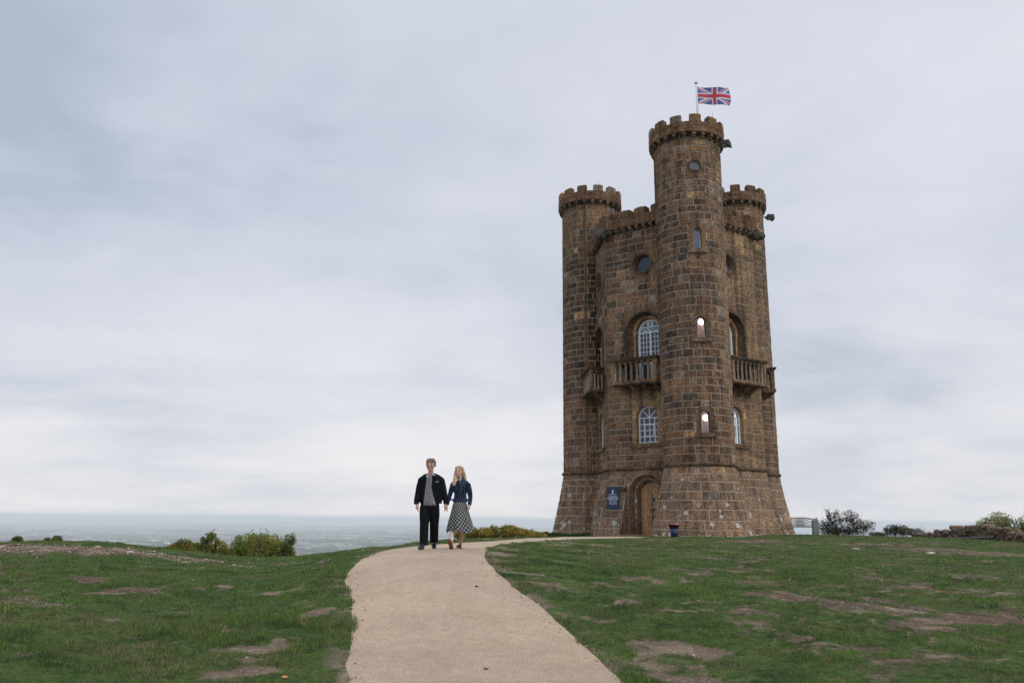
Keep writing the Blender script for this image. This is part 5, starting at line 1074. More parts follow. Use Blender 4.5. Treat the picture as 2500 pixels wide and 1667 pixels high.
# ------------------------------------------------------------------ bench, post, dry stone wall, fence wire, flower bucket
M_OAK = attr_mat('silvered_oak', .85, .15, .3, 14, .003)
bp_ = at(1955, 1303, 46.5); bz = bp_[2]; bn = empty('bench', (bp_[0], bp_[1], bz), R(4)); tag(bn, 'weathered grey wooden bench with a sunburst back beside the tower foot', 'bench')
GR = (.30, .29, .28)
hw = .98
for s in (-1, 1):
    m = MB(); m.box((s * hw - .04, -.04, 0), (s * hw + .04, .04, .92), GR); m.build('back_post', M_OAK, bn)
    m = MB(); m.box((s * hw - .04, .50, 0), (s * hw + .04, .58, .62), GR); m.build('front_leg', M_OAK, bn)
    m = MB(); m.box((s * hw - .045, .04, .62), (s * hw + .045, .62, .66), GR); m.build('armrest', M_OAK, bn)
m = MB(); prof = [(-hw + .04 + (2 * hw - .08) * i / 12, .84 + .09 * math.cos((i / 12 - .5) * math.pi)) for i in range(13)]
for (a, b) in zip(prof[:-1], prof[1:]): m.hexa([(a[0], -.03, a[1] - .07), (b[0], -.03, b[1] - .07), (b[0], .03, b[1] - .07), (a[0], .03, a[1] - .07), (a[0], -.03, a[1]), (b[0], -.03, b[1]), (b[0], .03, b[1]), (a[0], .03, a[1])], GR)
m.build('top_rail', M_OAK, bn); m = MB(); m.box((-hw + .04, -.03, .36), (hw - .04, .03, .45), GR); m.build('lower_rail', M_OAK, bn)
m = MB(); m.loft([[(.20 * math.cos(t), y, .45 + .13 * math.sin(t)) for t in np.linspace(0, math.pi, 9)] for y in (-.02, .02)], GR); m.build('sunburst_centre', M_OAK, bn)
for i in range(13):
    a = math.pi * (i + .5) / 13; r1 = min(.90 / max(abs(math.cos(a)), .01), .42 / max(math.sin(a), .01)); c = Vector((math.cos(a), 0, math.sin(a))); m = MB(); p0 = c * .17; p1 = c * r1; nv = Vector((-c.z, 0, c.x)) * .020
    q = [p0 - nv, p1 - nv * 1.5, p1 + nv * 1.5, p0 + nv]; m.hexa([(p.x, -.012, .45 + p.z) for p in (q[0], q[1])] + [(p.x, .012, .45 + p.z) for p in (q[1], q[0])] + [(p.x, -.012, .45 + p.z) for p in (q[3], q[2])] + [(p.x, .012, .45 + p.z) for p in (q[2], q[3])], GR); m.build('ray_slat', M_OAK, bn)
for k in range(5): m = MB(); m.box((-hw, .04 + k * .105, .40), (hw, .13 + k * .105, .43), GR); m.build('seat_slat', M_OAK, bn)
pp = at(1992, 1306, 46.0); po = empty('wooden_post', (pp[0], pp[1], pp[2] - .1)); tag(po, 'thick grey wooden post at the right end of the bench', 'post'); m = MB(); m.hexa([(-.16, -.12, 0), (.16, -.12, 0), (.16, .12, 0), (-.16, .12, 0), (-.15, -.11, .93), (.15, -.11, .95), (.15, .11, .95), (-.15, .11, .93)], (.22, .22, .22)); m.build('post', M_OAK, po)
M_RUB = attr_mat('wall_rubble', .95, .1, .45, 7, .02)
WL = [(2235, 1312, 44.5), (2300, 1312, 43.5), (2380, 1314, 42), (2430, 1320, 39.5), (2500, 1330, 36.5), (2560, 1342, 34)]
wr = empty('dry_stone_wall', tuple(at(*WL[1]))); tag(wr, 'long low tumbled dry stone wall of brown rubble at the right', 'wall'); inv = Matrix.Translation(-wr.location)
ico_me = []
for k in range(10):
    g = np.random.default_rng(100 + k); mb = MB(); mb.ball((0, 0, 0), (.17 * g.uniform(.7, 1.25), .15, .12 * g.uniform(.7, 1.2)), n=8, k=6); mb.v = [tuple(np.array(v) * (1 + g.normal(0, .10))) for v in mb.v]; mb.c = [tuple(np.array([.19, .14, .105]) * g.uniform(.65, 1.35))] * len(mb.f); mm = mb.mesh('rubble_stone'); mm.materials.append(M_RUB); ico_me.append(mm)
W3 = np.array([at(*w) for w in WL]); cum = np.r_[0, np.cumsum(np.linalg.norm(np.diff(W3, axis=0), axis=1))]; Lw = cum[-1]; cnt = 0; rest_w = MB(); g = np.random.default_rng(8)
wpos = []
for s_ in np.arange(0, Lw, .24):
    f = s_ / Lw; x, y, z = (np.interp(s_, cum, W3[:, i]) for i in range(3)); h = .16 + .42 * sstep(0, .28, f) * (1 - .35 * sstep(.5, .8, f)); h *= g.uniform(.8, 1.15); zz0 = z - .10; 
    lay_ = int(h / .13) + 1
    for j in range(lay_ + 1):
        for dy in (-.12, .14): wpos.append((x + g.normal(0, .05), y + dy + g.normal(0, .03), zz0 + j * .13 + g.normal(0, .02), dy < 0))
wpos.sort(key=lambda p: not p[3])
for i, (x, y, z, fr) in enumerate(wpos):
    me_ = ico_me[int(g.integers(10))]
    if i < 280:
        o = bpy.data.objects.new('stone', me_); col.objects.link(o); o.parent = wr; o.location = (x - wr.location.x, y - wr.location.y, z - wr.location.z); o.rotation_euler = tuple(g.uniform(-.5, .5, 3)); sc_ = g.uniform(.8, 1.3); o.scale = (sc_, sc_, sc_)
    else: rest_w.ball((x - wr.location.x, y - wr.location.y, z - wr.location.z), (.17, .14, .11), tuple(np.array([.19, .14, .105]) * g.uniform(.6, 1.3)), n=7, k=5)
if rest_w.v: tag(rest_w.build('rubble', M_RUB, wr), kind='stuff')
fw = empty('wire_fence', tuple(at(2330, 1316, 40))); tag(fw, 'low drooping wire fence in front of the dry stone wall', 'fence'); il = fw.location
p = [at(*q) for q in ((2290, 1313, 42), (2370, 1312, 40.5), (2430, 1309, 39), (2500, 1309, 37.5), (2560, 1311, 36))]; m = MB(); m.tube([Vector(q) - il for q in p], .022, 5); m.build('top_wire', plain('galvanised', (.30, .33, .36), .5, .3), fw)
p = [at(*q) for q in ((2250, 1313.5, 41.5), (2350, 1314.5, 40.5), (2400, 1316, 39), (2440, 1317, 38.5))]; m = MB(); m.tube([Vector(q) - il for q in p], .028, 5); m.build('fallen_rail', M_IRON, fw)
for q in ((2430, 1322, 39), (2540, 1334, 36)):
    b0 = Vector(at(*q)) - il; m = MB(); m.tube([b0, b0 + Vector((0, 0, .34))], .03, 6); m.build('stake', M_IRON, fw)
fb = np.array(ray(1646, 1312)) * 36.3; zb_ = z1(fb[0], fb[1]); fbk = empty('flower_bucket', (fb[0], fb[1], zb_)); tag(fbk, 'dark blue bucket of pink flowers in black paper by the front turret', 'flower bucket')
m = MB(); m.tube([(0, 0, -.03), (0, 0, .36)], [.155, .17], 16, (.012, .03, .085)); m.build('bucket', attr_mat('blue_plastic', .4, .4, .15, 8), fbk, True)
m = MB(); rings = []
for z, r_ in ((.34, .165), (.42, .20), (.52, .25)):
    rings.append([((r_ + .012 * math.sin(i * 2.3)) * math.cos(i * math.pi / 9), (r_ + .012 * math.sin(i * 2.3)) * math.sin(i * math.pi / 9), z + .02 * math.sin(i * 3.1)) for i in range(18)])
m.loft(rings, (.012, .011, .012), caps=False); m.build('wrapping', attr_mat('black_paper', .7, .2, .1, 8), fbk)
for i, (x, y, c) in enumerate(((-.15, -.10, (.50, .10, .15)), (-.10, -.02, (.55, .52, .33)), (-.02, -.12, (.62, .14, .22)), (.02, 0, (.42, .03, .09)), (.08, -.10, (.60, .42, .32)), (.14, -.06, (.72, .68, .62)), (.06, .08, (.66, .62, .64)), (-.16, .06, (.45, .08, .13)), (-.06, .12, (.58, .2, .26)), (.18, .06, (.40, .38, .3)))):
    f_ = empty('flower', (x, y, .52), 0, fbk); m = MB(); m.ball((0, 0, 0), (.05, .05, .042), c, n=9)
    for k in range(6): a = k * 1.047; m.ball((.036 * math.cos(a), .036 * math.sin(a), .012), (.028, .028, .03), tuple(np.array(c) * .85), n=6, k=5)
    m.build('bloom', attr_mat('petals_%d' % i, .7, .1, .2, 60), f_)
# a few fallen things on the ground
for px, py, c, lab in ((1163, 1434, (.05, .04, .03), 'small dark stone lying on the middle of the path'), (1186, 1637, (.20, .15, .10), 'brown pebble lying on the near part of the path'), (694, 1663, (.55, .25, .10), 'orange fallen leaf on the grass left of the path, at the bottom')):
    h_ = ground_hit(px, py); m = MB(); m.ball((0, 0, 0), (.028, .02, .012), c, n=8, k=5); m.v = [tuple(np.array(v) * random.uniform(.8, 1.2)) for v in m.v]; o = m.build('leaf' if 'leaf' in lab else 'pebble', attr_mat('litter_' + str(px), .8, .1, .2, 40), None, False, (h_[0], h_[1], z1(h_[0], h_[1]) + .02)); tag(o, lab, 'leaf' if 'leaf' in lab else 'stone')
for px, py, s_, lab in ((2272, 1350, .10, 'pale flat stone in the worn track on the right'), (2089, 1340, .08, 'small pale stone in the worn track right of the tower'), (5, 1337, .06, 'pale stone on the mound at the left edge'), (238, 1336, .055, 'pale stone on the shoulder of the bare mound')):
    h_ = ground_hit(px, py); m = MB(); m.ball((0, 0, 0), (s_ * 1.5, s_, s_ * .5), (.46, .40, .32), n=9, k=6); m.v = [tuple(np.array(v) * random.uniform(.8, 1.15)) for v in m.v]; o = m.build('flat_stone', M_RUB, None, False, (h_[0], h_[1], z1(h_[0], h_[1]) + .01)); tag(o, lab, 'stone')
#PART4
# ------------------------------------------------------------------ the walking couple
SKIN = (.52, .30, .22)
M_SKIN = attr_mat('skin', .55, .3, .08, 40); M_HAIR = attr_mat('hair', .6, .3, .35, 90); M_CLOTH = attr_mat('cloth', .9, .1, .18, 45, .002)
M_EYE = plain('eye_dark', (.03, .02, .018), .3); M_MOUTH = plain('lips', (.38, .12, .10), .5); M_TEETH = plain('teeth', (.75, .72, .68), .3)
def ring(c, rx, ry, n=20, rz=0.0, bump=None, tilt=0):
    out = []
    for k in range(n):
        a = 2 * math.pi * k / n; r = 1 + (bump(a) if bump else 0); x, y = rx * r * math.cos(a), ry * r * math.sin(a); out.append((c[0] + x * math.cos(rz) - y * math.sin(rz), c[1] + x * math.sin(rz) + y * math.cos(rz), c[2] + tilt * x))
    return out
def hand(m, wrist, down, side, palm_n, curl, s=1.0, thumb=1):
    """palm, four bent fingers of unequal length, thumb leaving the side of the palm"""
    w = Vector(wrist); d = Vector(down).normalized(); sd = Vector(side).normalized(); pn = Vector(palm_n).normalized()
    m.tube([w - d * .02, w + d * .035 * s, w + d * .075 * s], [.024 * s, .032 * s, .030 * s], 10)
    for k, (off, ln) in enumerate(((-.027, .068), (-.009, .078), (.009, .073), (.027, .058))):
        p = w + d * .075 * s + sd * off * s; pts = [p - d * .03, p]; dirn = d.copy()
        for j in range(3):
            ang = curl * (.7 + .25 * j); dirn = (dirn * math.cos(ang) + pn * math.sin(ang)).normalized(); pts.append(pts[-1] + dirn * ln * s * (.45, .32, .23)[j])
        m.tube(pts, [.011 * s, .0105 * s, .0095 * s, .0085 * s, .006 * s], 7)
    p = w + d * .02 * s + sd * -.022 * s * thumb; t1_ = (d * .8 - sd * .75 * thumb + pn * .25).normalized(); t2_ = (d * .75 + pn * .75 - sd * .1 * thumb).normalized()
    m.tube([p, p + t1_ * .035 * s, p + t1_ * .035 * s + t2_ * .028 * s, p + t1_ * .03 * s + t2_ * .052 * s], [.014 * s, .012 * s, .010 * s, .007 * s], 7)
def head(m, c, s, tx, ty, female=False):
    """tx, ty: forward direction on the ground plane; c: centre of the skull"""
    c = Vector(c); f = Vector((tx, ty, 0)).normalized(); sd = Vector((-f.y, f.x, 0)); P = lambda a, b, z: c + (f * a + sd * b + Vector((0, 0, z))) * s
    m.ball(P(-.01, 0, .03), (.078 * s, .094 * s, .088 * s), n=16, k=12)
    rings = []
    for z, w_, d0, d1 in ((.05, .070, -.06, .082), (.01, .070, -.05, .090), (-.03, .066, -.03, .092), (-.065, .055, -.01, .092), (-.09, .040, .02, .092), (-.105, .024, .045, .088)):
        rings.append([P((d0 + d1) / 2 + (d1 - d0) / 2 * math.cos(a), w_ * math.sin(a), z) for a in np.linspace(0, 2 * math.pi, 16, endpoint=False)])
    m.loft(rings); m.tube([P(.085, 0, .02), P(.108, 0, -.022), P(.098, 0, -.034)], [.010 * s, .014 * s, .010 * s], 8)
    for q in (-1, 1):
        m.ball(P(.0, .075 * q, -.005), (.012 * s, .014 * s, .028 * s), n=8, k=6); m.ball(P(.062, .036 * q, -.025), .026 * s); m.tube([P(.083, .012 * q, .038), P(.080, .052 * q, .036)], .009 * s, 6)
    m.tube([P(-.015, 0, -.04), P(-.03, 0, -.13), P(-.045, 0, -.21)], [.052 * s, .047 * s, .060 * s], 14)
    return P
def face(P, s, root, brow, tw=1.0):
    for q in (-1, 1):
        m = MB(); m.ball(P(.0845, .032 * q, .008), (.013 * s, .010 * s, .0075 * s), n=10); m.build('eye', M_EYE, root, True)
        m = MB(); m.tube([P(.086, .014 * q, .030), P(.088, .032 * q, .036), P(.080, .050 * q, .030)], .0042 * s, 6, brow); m.build('eyebrow', M_HAIR, root)
    m = MB(); m.tube([P(.084, .032, -.052), P(.092, .018, -.064), P(.094, 0, -.068), P(.092, -.018, -.064), P(.084, -.032, -.052)], .0062 * s, 6); m.build('mouth', M_MOUTH, root)
    m = MB(); m.tube([P(.090, .020, -.057), P(.096, 0, -.060), P(.090, -.020, -.057)], .0048 * s, 6); m.build('teeth', M_TEETH, root)
def person(name_label, px, py, Y, cloth_cb):
    g_ = ray(px, py); x = g_[0] * Y; zg = float(height(np.array([x]), np.array([Y]), path_dist(np.array([x]), np.array([Y])))[0]) + .0
    zp_ = float(base_height(np.array([x]), np.array([Y]))[0]) + .008
    r_ = empty('person', (x, Y, zp_)); tag(r_, name_label, 'person'); cloth_cb(r_); return r_

def man(root):
    # figure in local metres: x to the picture's right, y away, facing -y
    b = MB(); P = head(b, (.005, -.075, 1.665), 1.10, -.12, -1)
    hl, hr = Vector((-.245, -.07, .865)), Vector((.325, -.03, .88))
    b.tube([(-.235, -.02, 1.05), (-.243, -.06, .93), hl], [.034, .029, .027], 10); hand(b, hl, (-.02, -.10, -1), (0, -1, 0), (1, 0, 0), .62, 1.0, 1)
    b.tube([(.29, .0, 1.06), (.318, -.02, .94), hr], [.034, .029, .027], 10); hand(b, hr, (.10, -.03, -1), (0, -1, .05), (-.5, .3, 0), .60, 1.0, 1)
    b.tube([(0, .02, 1.52), (0, .03, 1.40), (0, .03, .95)], [.065, .12, .12], 12)
    for s_, yb in ((-1, -.16), (1, .22)): b.tube([(s_ * .09, .02, .98), (s_ * .09, yb * .4, .5), (s_ * .095, yb, .12)], [.07, .055, .045], 10)
    b.tube([(-.235, -.02, 1.05), (-.20, .0, 1.27), (-.05, .02, 1.33)], [.035, .045, .06], 10); b.tube([(.29, 0, 1.06), (.24, .0, 1.27), (.05, .02, 1.33)], [.035, .045, .06], 10)
    cf = lambda co: np.clip(np.array([[.56, .33, .25]]) * (1 - .35 * sstep(.0, 1, ((co[:, 2] > 1.585) & (co[:, 2] < 1.65) & (co[:, 1] < -.10)).astype(float)))[:, None] , 0, 1)
    remeshed(b, 'body', M_SKIN, root, .0065, 2, cf); face(P, 1.10, root, (.18, .12, .07))
    # short mid-brown hair, longer on top with a side fringe
    h = MB(); h.ball(P(-.025, 0, .050), (.090, .103, .082), n=18, k=12)
    for q in (-1, 1): h.ball(P(-.03, .068 * q, .012), (.030, .055, .052), n=10)
    g = np.random.default_rng(2)
    for k in range(44):
        a = g.uniform(-1.2, 1.2); p0 = P(.02 * g.random(), .05 * a, .118); h.tube([p0, P(.068, .055 * a + .01, .108 + g.normal(0, .006)), P(.093, .066 * a + .012, .076 + .02 * abs(a) * -.6 + g.normal(0, .007))], [.016, .014, .007], 6)
    for k in range(40):
        a = g.uniform(1.0, 5.28); h.tube([P(-.02 + .03 * math.cos(a), .04 * math.sin(a), .115), P(-.02 + .085 * math.cos(a), .082 * math.sin(a), .075), P(-.02 + .095 * math.cos(a), .085 * math.sin(a), .005 + g.normal(0, .01))], [.02, .016, .007], 6)
    cf = lambda co: np.array([[.17, .115, .068]]) * (.55 + .9 * vnoise(co[:, 0] * 90, co[:, 2] * 40 + co[:, 1] * 60))[:, None] + np.array([[.06, .05, .035]]) * sstep(1.72, 1.84, co[:, 2])[:, None]
    remeshed(h, 'hair', M_HAIR, root, .006, 1, cf)
    # open black jacket over a grey shirt
    j = MB(); fold = lambda k, p: (lambda a: .018 * math.sin(a * k + p))
    sec = [(.90, .222, .145, .0), (.98, .232, .150, .0), (1.10, .228, .150, .0), (1.25, .228, .148, .0), (1.34, .226, .138, .0), (1.41, .205, .118, .0), (1.455, .15, .09, .01), (1.50, .095, .08, .01)]
    j.loft([ring((.022, c_ + .015, z), rx, ry, 26, 0, fold(5, z * 9)) for z, rx, ry, c_ in sec])
    for pts, rr_ in ((((-.10, .01, 1.40), (-.185, .0, 1.345), (-.218, .0, 1.22), (-.242, .0, 1.08), (-.262, -.04, .96), (-.262, -.06, .885)), (.085, .082, .072, .066, .058, .055)), (((.14, .01, 1.40), (.225, .0, 1.345), (.258, .0, 1.22), (.292, .0, 1.08), (.328, -.01, .97), (.340, -.03, .895)), (.085, .082, .074, .068, .058, .055))):
        j.tube(pts, list(rr_), 14)
    j.tube([(-.04, .01, 1.475), (-.12, .01, 1.425), (-.20, .0, 1.355)], [.05, .062, .068], 12); j.tube([(.06, .01, 1.475), (.15, .01, 1.425), (.24, .0, 1.355)], [.05, .062, .068], 12)
    cut = remeshed(j, 'jacket', M_CLOTH, root, .009, 3, lambda co: np.tile([.0085, .011, .013], (len(co), 1)))
    sh = MB(); sh.loft([ring((-.005, -.012, z), w_, .142, 20, 0, (lambda a: .03 * math.sin(a * 9 + 1))) for z, w_ in ((.862, .155), (.90, .15), (1.0, .135), (1.15, .120), (1.3, .108), (1.42, .098), (1.47, .09))])
    # only the front opening shows: a bib a little in front of the jacket
    sb = MB(); rows = []
    for z, xl, xr, y in ((.855, -.115, .150, -.150), (.92, -.112, .125, -.158), (1.05, -.098, .085, -.158), (1.2, -.085, .055, -.155), (1.33, -.075, .045, -.148), (1.42, -.068, .045, -.125), (1.475, -.060, .050, -.088)):
        rows.append([(xl + (xr - xl) * t, y + .028 * abs(2 * t - 1) ** 2 - .006 * math.sin(t * 16 + z * 7), z) for t in np.linspace(0, 1, 12)] + [(xl + (xr - xl) * t, y + .06, z) for t in np.linspace(1, 0, 12)])
    sb.loft(rows, (.21, .205, .225)); sb.build('shirt', attr_mat('grey_cord_shirt', .9, .1, .35, 60, .003), root, True)
    m = MB(); m.box((.012, -.168, .87), (.034, -.150, 1.44), (.25, .245, .265)); m.build('shirt_placket', M_CLOTH, root)
    for z in (.93, 1.02, 1.11, 1.20, 1.29, 1.38): m = MB(); m.ball((.023, -.171, z), (.006, .004, .006), (.04, .04, .045), n=8, k=5); m.build('button', M_CLOTH, root)
    for pts in ([(-.06, -.10, 1.50), (-.015, -.125, 1.46), (-.055, -.135, 1.40), (-.085, -.11, 1.46)], [(.03, -.10, 1.50), (.055, -.085, 1.535), (.115, -.12, 1.455), (.055, -.135, 1.465)]):
        m = MB(); m.add(pts + [(p[0], p[1] + .012, p[2]) for p in pts], [(0, 1, 2, 3), (7, 6, 5, 4), (0, 4, 5, 1), (1, 5, 6, 2), (2, 6, 7, 3), (3, 7, 4, 0)], (.33, .32, .36)); m.build('shirt_collar', M_CLOTH, root)
    for pts in ([(-.085, -.10, 1.49), (-.125, -.09, 1.49), (-.15, -.13, 1.40), (-.095, -.145, 1.41)], [(.06, -.09, 1.50), (.11, -.07, 1.50), (.15, -.12, 1.42), (.085, -.14, 1.43)]):
        m = MB(); m.add(pts + [(p[0], p[1] + .014, p[2]) for p in pts], [(0, 1, 2, 3), (7, 6, 5, 4), (0, 4, 5, 1), (1, 5, 6, 2), (2, 6, 7, 3), (3, 7, 4, 0)], (.012, .015, .018)); m.build('jacket_collar', M_CLOTH, root)
    m = MB()
    for k, (w_, h_) in enumerate(((.010, .011), (.008, .009), (.009, .012), (.007, .009), (.010, .010))): m.box((.125 + k * .0125, -.150, 1.325 + k * .002), (.125 + k * .0125 + w_, -.142, 1.325 + h_ + k * .002))
    m.build('chest_lettering', M_LET, root)
    m = MB(); m.tube([(.085, -.155, .93), (.110, -.150, .895)], .006, 6); m.build('zip_tab', M_LET, root)
    # trousers
    t = MB(); t.loft([ring((.005, .01, z), rx, ry, 22, 0, fold(4, z * 8)) for z, rx, ry in ((.78, .200, .14), (.86, .192, .135), (.93, .180, .125), (.98, .165, .115))])
    for s_, pts in ((-1, ((-.085, .005, .84), (-.092, -.03, .68), (-.088, -.06, .48), (-.085, -.10, .28), (-.082, -.15, .075))), (1, ((.092, .005, .84), (.100, .02, .68), (.100, .06, .48), (.098, .13, .30), (.088, .22, .12)))):
        t.loft([ring(p, r_, r_ * 1.12, 18, 0, fold(3, p[2] * 12)) for p, r_ in zip(pts, (.112, .108, .092, .088, .085))])
    remeshed(t, 'trousers', M_CLOTH, root, .009, 3, lambda co: np.tile([.0075, .009, .0105], (len(co), 1)))
    for x, y0, lift, tw in ((-.098, -.20, 0, -.04), (.082, .20, .03, .03)):
        m = MB(); m.loft([ring((x + tw * k, y0 + .10 - .26 * k, .032 + lift * (1 - k)), w_, .02, 14) if False else [(x + tw * k + w_ * math.cos(a), y0 + .10 - .26 * k, lift * (1 - k) + hgt / 2 + hgt / 2 * math.sin(a)) for a in np.linspace(0, 2 * math.pi, 14, endpoint=False)] for k, w_, hgt in ((0, .030, .06), (.12, .042, .10), (.4, .046, .105), (.7, .052, .075), (.92, .045, .055), (1.0, .022, .03))], (.010, .011, .013)); m.build('shoe', attr_mat('black_leather', .4, .4, .1, 20), root, True)
        m = MB(); m.tube([(x - .02, y0 - .02, .095 + lift), (x, y0 - .045, .088 + lift), (x + .02, y0 - .07, .080 + lift)], .005, 5, (.25, .27, .30)); m.build('lace', M_CLOTH, root)

def woman(root):
    b = MB(); P = head(b, (-.02, -.045, 1.535), .99, -.42, -1, True)
    hl, hr = Vector((-.262, -.05, .845)), Vector((.195, -.10, .845))
    b.tube([(-.20, .0, 1.02), (-.24, -.03, .91), hl], [.029, .024, .022], 10); hand(b, hl, (-.12, -.05, -1), (0, -1, .05), (.5, .3, 0), .60, .88, -1)
    b.tube([(.19, -.01, 1.04), (.20, -.07, .91), hr], [.029, .024, .022], 10); hand(b, hr, (-.05, -.12, -1), (0, -1, .1), (-1, 0, .1), .85, .88, 1)
    b.tube([(-.01, .02, 1.38), (0, .02, 1.28), (0, .02, .8)], [.055, .095, .09], 12)
    b.tube([(-.20, 0, 1.02), (-.15, 0, 1.26), (0, .02, 1.30)], [.03, .04, .05], 10); b.tube([(.19, 0, 1.04), (.15, 0, 1.26), (0, .02, 1.30)], [.03, .04, .05], 10)
    # bare legs; the one on the left swings forward, heel down
    b.tube([(-.08, .0, .82), (-.09, -.06, .47), (-.122, -.09, .36), (-.136, -.14, .27), (-.135, -.26, .16), (-.138, -.29, .095)], [.075, .056, .053, .052, .034, .034], 12)
    b.tube([(.06, .02, .82), (.055, .10, .47), (.052, .13, .34), (.045, .16, .25), (.022, .19, .12), (.015, .20, .06)], [.075, .055, .056, .050, .032, .032], 12)
    cf = lambda co: np.where((co[:, 2:3] < .5), np.array([[.60, .44, .38]]), np.array([[.60, .36, .28]])) * np.where((co[:, 0:1] > 0) & (co[:, 2:3] < .5), np.array([[.85, .66, .55]]), 1)
    remeshed(b, 'body', M_SKIN, root, .006, 2, cf); face(P, .99, root, (.25, .17, .10))
    h = MB(); h.ball(P(-.028, 0, .045), (.086, .092, .084), n=18, k=12); g = np.random.default_rng(4)
    for k in range(46):       # combed back from a side parting, falling behind on the right and over the shoulder on the left
        a = g.uniform(-1.2, 1.35); q = 1 if a > 0 else -1
        h.tube([P(.045, .012 * a, .112), P(.060, .060 * a, .080), P(.020, .078 * q, .035), P(-.03, .080 * q, -.02), P(-.045, .075 * q, -.10)], [.014, .014, .016, .018, .012], 6)
    # facing slightly to the picture's left: +b side of the head is the picture's right
    for k in range(30):
        o_ = g.normal(0, .013); x0 = -.072 + o_; h.tube([(x0, -.055 + g.normal(0, .01), 1.55), (x0 - .012, -.075, 1.45), (x0 - .022, -.10, 1.36), (x0 - .045 + g.normal(0, .012), -.125, 1.325), (x0 - .050 + g.normal(0, .018), -.125, 1.275 + g.normal(0, .02))], [.016, .017, .017, .014, .006], 6)
    for k in range(34):
        x0 = .052 + g.normal(0, .016); h.tube([(x0 - .015, .01, 1.56), (x0 + .012, .03, 1.47), (x0 + .028, .045 + g.normal(0, .012), 1.39), (x0 + .045 + g.normal(0, .012), .055, 1.33), (x0 + .055 + g.normal(0, .015), .06, 1.27 + g.normal(0, .02))], [.018, .022, .022, .018, .008], 6)
    cf = lambda co: np.array([[.50, .38, .225]]) * (.62 + .75 * vnoise(co[:, 0] * 110, co[:, 2] * 18))[:, None]
    remeshed(h, 'hair', M_HAIR, root, .0058, 1, cf)
    # fitted dark denim jacket with a stand collar
    fold = lambda k, p: (lambda a: .02 * math.sin(a * k + p)); j = MB()
    j.loft([ring((.005, .01, z), rx, ry, 24, 0, fold(5, z * 14)) for z, rx, ry in ((.925, .152, .125), (.945, .155, .128), (1.00, .135, .112), (1.07, .125, .104), (1.16, .135, .112), (1.25, .155, .116), (1.31, .150, .098), (1.355, .085, .070), (1.375, .062, .062), (1.425, .060, .062))])
    for pts, rr_ in ((((-.09, .01, 1.305), (-.150, .0, 1.27), (-.185, .0, 1.15), (-.215, .0, 1.03), (-.240, -.02, .94), (-.256, -.045, .865)), (.062, .060, .052, .046, .040, .038)), (((.10, .01, 1.305), (.160, .0, 1.27), (.195, .005, 1.15), (.212, .0, 1.04), (.212, -.05, .94), (.200, -.09, .862)), (.062, .060, .055, .050, .042, .040))):
        j.tube(pts, list(rr_), 12)
    for q in (-1, 1): j.box((q * .155 - .03, -.03, .955), (q * .155 + .03, .0, .985))
    cf = lambda co: np.array([[.014, .027, .055]]) * (.45 + 1.3 * fbm(co[:, 0] * 22, co[:, 2] * 30 + co[:, 1] * 8, 3) ** 1.2)[:, None] + np.array([[.02, .03, .05]]) * sstep(.55, .8, vnoise(co[:, 0] * 30 + 5, co[:, 2] * 60))[:, None]
    remeshed(j, 'jacket', M_CLOTH, root, .008, 2, cf)
    m = MB(); dn = (.10, .09, .13)
    for x in (-.022, .012): m.box((x, -.118, .95), (x + .005, -.10, 1.33), dn)
    m.box((.02, -.118, 1.235), (.12, -.08, 1.242), (.16, .14, .17)); m.box((.095, -.112, 1.05), (.099, -.08, 1.235), dn); m.build('seam', M_CLOTH, root)
    for z in (1.40, 1.37, 1.30, 1.09, .95): m = MB(); m.ball((.012, -.082 if z > 1.35 else (-.112 if z > 1.2 else -.106), z), (.008, .006, .008), (.55, .52, .50), n=8, k=5); m.build('stud', M_CLOTH, root)
    # bias-cut tartan skirt swinging to the picture's right
    n = 56; rings = []; secs = [(.935, .125, .105, 0, .0), (.86, .148, .120, .0, .01), (.76, .172, .15, .003, .02), (.65, .20, .175, .006, .035), (.53, .232, .20, .010, .055), (.42, .246, .215, .012, .085), (.335, .262, .23, .014, .10)]
    for z, rx, ry, cx, w_ in secs:
        R_ = []
        for k in range(n):
            a = 2 * math.pi * k / n; r = 1 + w_ * math.sin(a * 7 + .6) + w_ * .5 * math.sin(a * 4 + 2); hem = (-.035 * max(math.sin(a * 1 + .5), -1) * 0 + .030 * math.sin(a * 3 + .9) + .012 * math.sin(a * 7)) * (1 if z < .36 else (.6 if z < .45 else .2)); R_.append((cx + rx * r * math.cos(a) - (.0 if z > .5 else 0), ry * r * math.sin(a), z + hem))
        rings.append(R_)
    m = MB(); m.loft(rings, caps=False); me = m.mesh('skirt', True); uv = me.uv_layers.new(name='cloth'); co = me.vertices
    for lp in me.loops:
        v = co[lp.vertex_index].co; k = lp.vertex_index % n; row = lp.vertex_index // n; uv.data[lp.index].uv = (k / n * 1.55 + (1.55 if False else 0), v.z)
    for p in me.polygons:
        us = [uv.data[li].uv[0] for li in p.loop_indices]
        if max(us) - min(us) > .8:
            for li in p.loop_indices:
                if uv.data[li].uv[0] < .5: uv.data[li].uv[0] += 1.55
    mt, tt, bb_ = new_mat('tartan'); u_ = N(tt, 'ShaderNodeUVMap'); u_.uv_map = 'cloth'; mp = N(tt, 'ShaderNodeMapping'); mp.inputs['Rotation'].default_value = (0, 0, R(38)); mp.inputs['Scale'].default_value = (17, 17, 1); L(tt, u_.outputs[0], mp.inputs[0])
    sp = N(tt, 'ShaderNodeSeparateXYZ'); L(tt, mp.outputs[0], sp.inputs[0]); fx = math_node(tt, 'LESS_THAN', math_node(tt, 'FRACT', sp.outputs[0]), .36); fy = math_node(tt, 'LESS_THAN', math_node(tt, 'FRACT', sp.outputs[1]), .40)
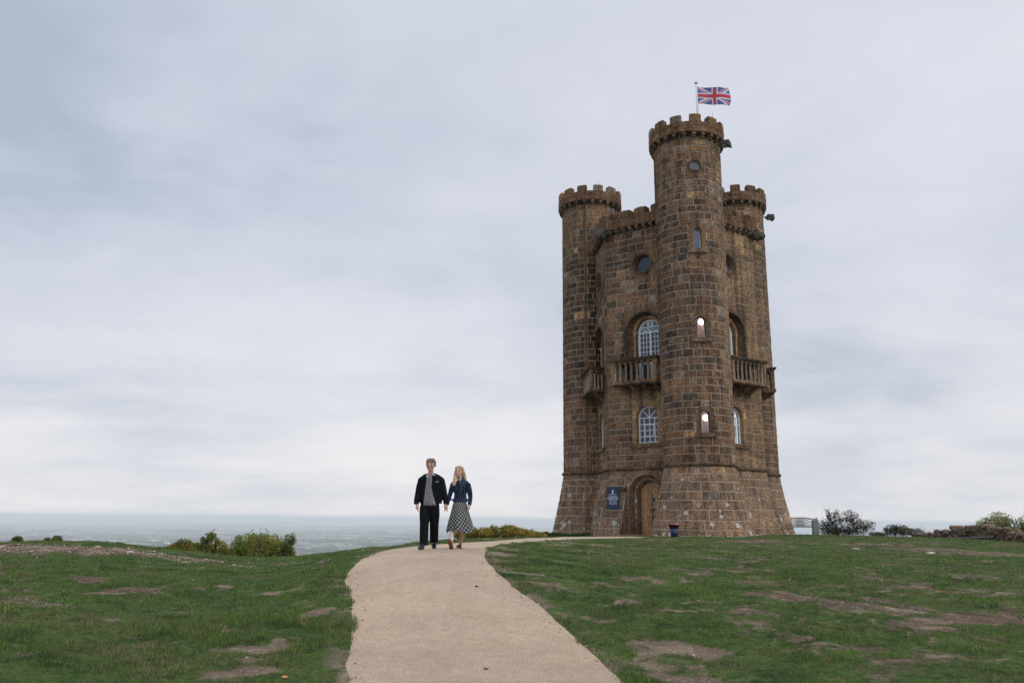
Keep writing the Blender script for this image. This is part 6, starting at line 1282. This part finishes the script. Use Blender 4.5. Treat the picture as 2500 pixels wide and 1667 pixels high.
    sm = math_node(tt, 'MULTIPLY', math_node(tt, 'ADD', fx, fy), .5); L(tt, ramp(tt, sm, [(0, (.012, .013, .014)), (.25, (.012, .013, .014)), (.5, (.13, .14, .135)), (1, (.40, .41, .39))]), bb_.inputs['Base Color']); bb_.inputs['Roughness'].default_value = .9
    link('skirt', me, mt, root)
    # shoes: heel-down shoe shows its tan sole, the other is flat on the ground
    def shoe(c, pitch, yaw):
        M = Matrix.Translation(c) @ Matrix.Rotation(yaw, 4, 'Z') @ Matrix.Rotation(pitch, 4, 'X'); m = MB()
        R_ = [[M @ Vector((w_ * math.cos(a), .06 - .235 * k, hh / 2 + .012 + hh / 2 * math.sin(a))) for a in np.linspace(0, 2 * math.pi, 12, endpoint=False)] for k, w_, hh in ((0, .022, .05), (.15, .032, .06), (.45, .034, .05), (.75, .042, .045), (.95, .034, .03), (1, .014, .015))]
        m.loft(R_, (.018, .016, .022)); m.build('shoe', attr_mat('patent_leather', .35, .4, .1, 20), root, True)
        m = MB(); out = [(.030 * 1, .06), (.036, .0), (.034, -.06), (.044, -.11), (.036, -.155), (.0, -.18), (-.036, -.155), (-.044, -.11), (-.034, -.06), (-.036, .0), (-.030, .06)]
        V = [M @ Vector((x, y, .012)) for x, y in out] + [M @ Vector((x, y, .0)) for x, y in out]; q = len(out); m.add(V, [tuple(range(q)), tuple(range(2 * q - 1, q - 1, -1))] + [(i, q + i, q + (i + 1) % q, (i + 1) % q) for i in range(q)], (.26, .10, .04)); m.build('sole', M_CLOTH, root)
        m = MB(); m.box((-.028, .01, -.018), (.028, .058, .0), (.02, .015, .012)); m.v = [tuple(M @ Vector(v)) for v in m.v]; m.build('heel', M_CLOTH, root)
    shoe(Vector((-.138, -.30, .035)), R(-48), R(-14)); shoe(Vector((.010, .17, .018)), 0, R(-10))
man_o = person("man in open black jacket, grey shirt and black trousers, holding the blonde woman's hand", 1045.5, 1341, 16.6, man)
wom_o = person('blonde woman in dark denim jacket and black and white tartan skirt, walking beside the man', 1120, 1339, 16.64, woman)
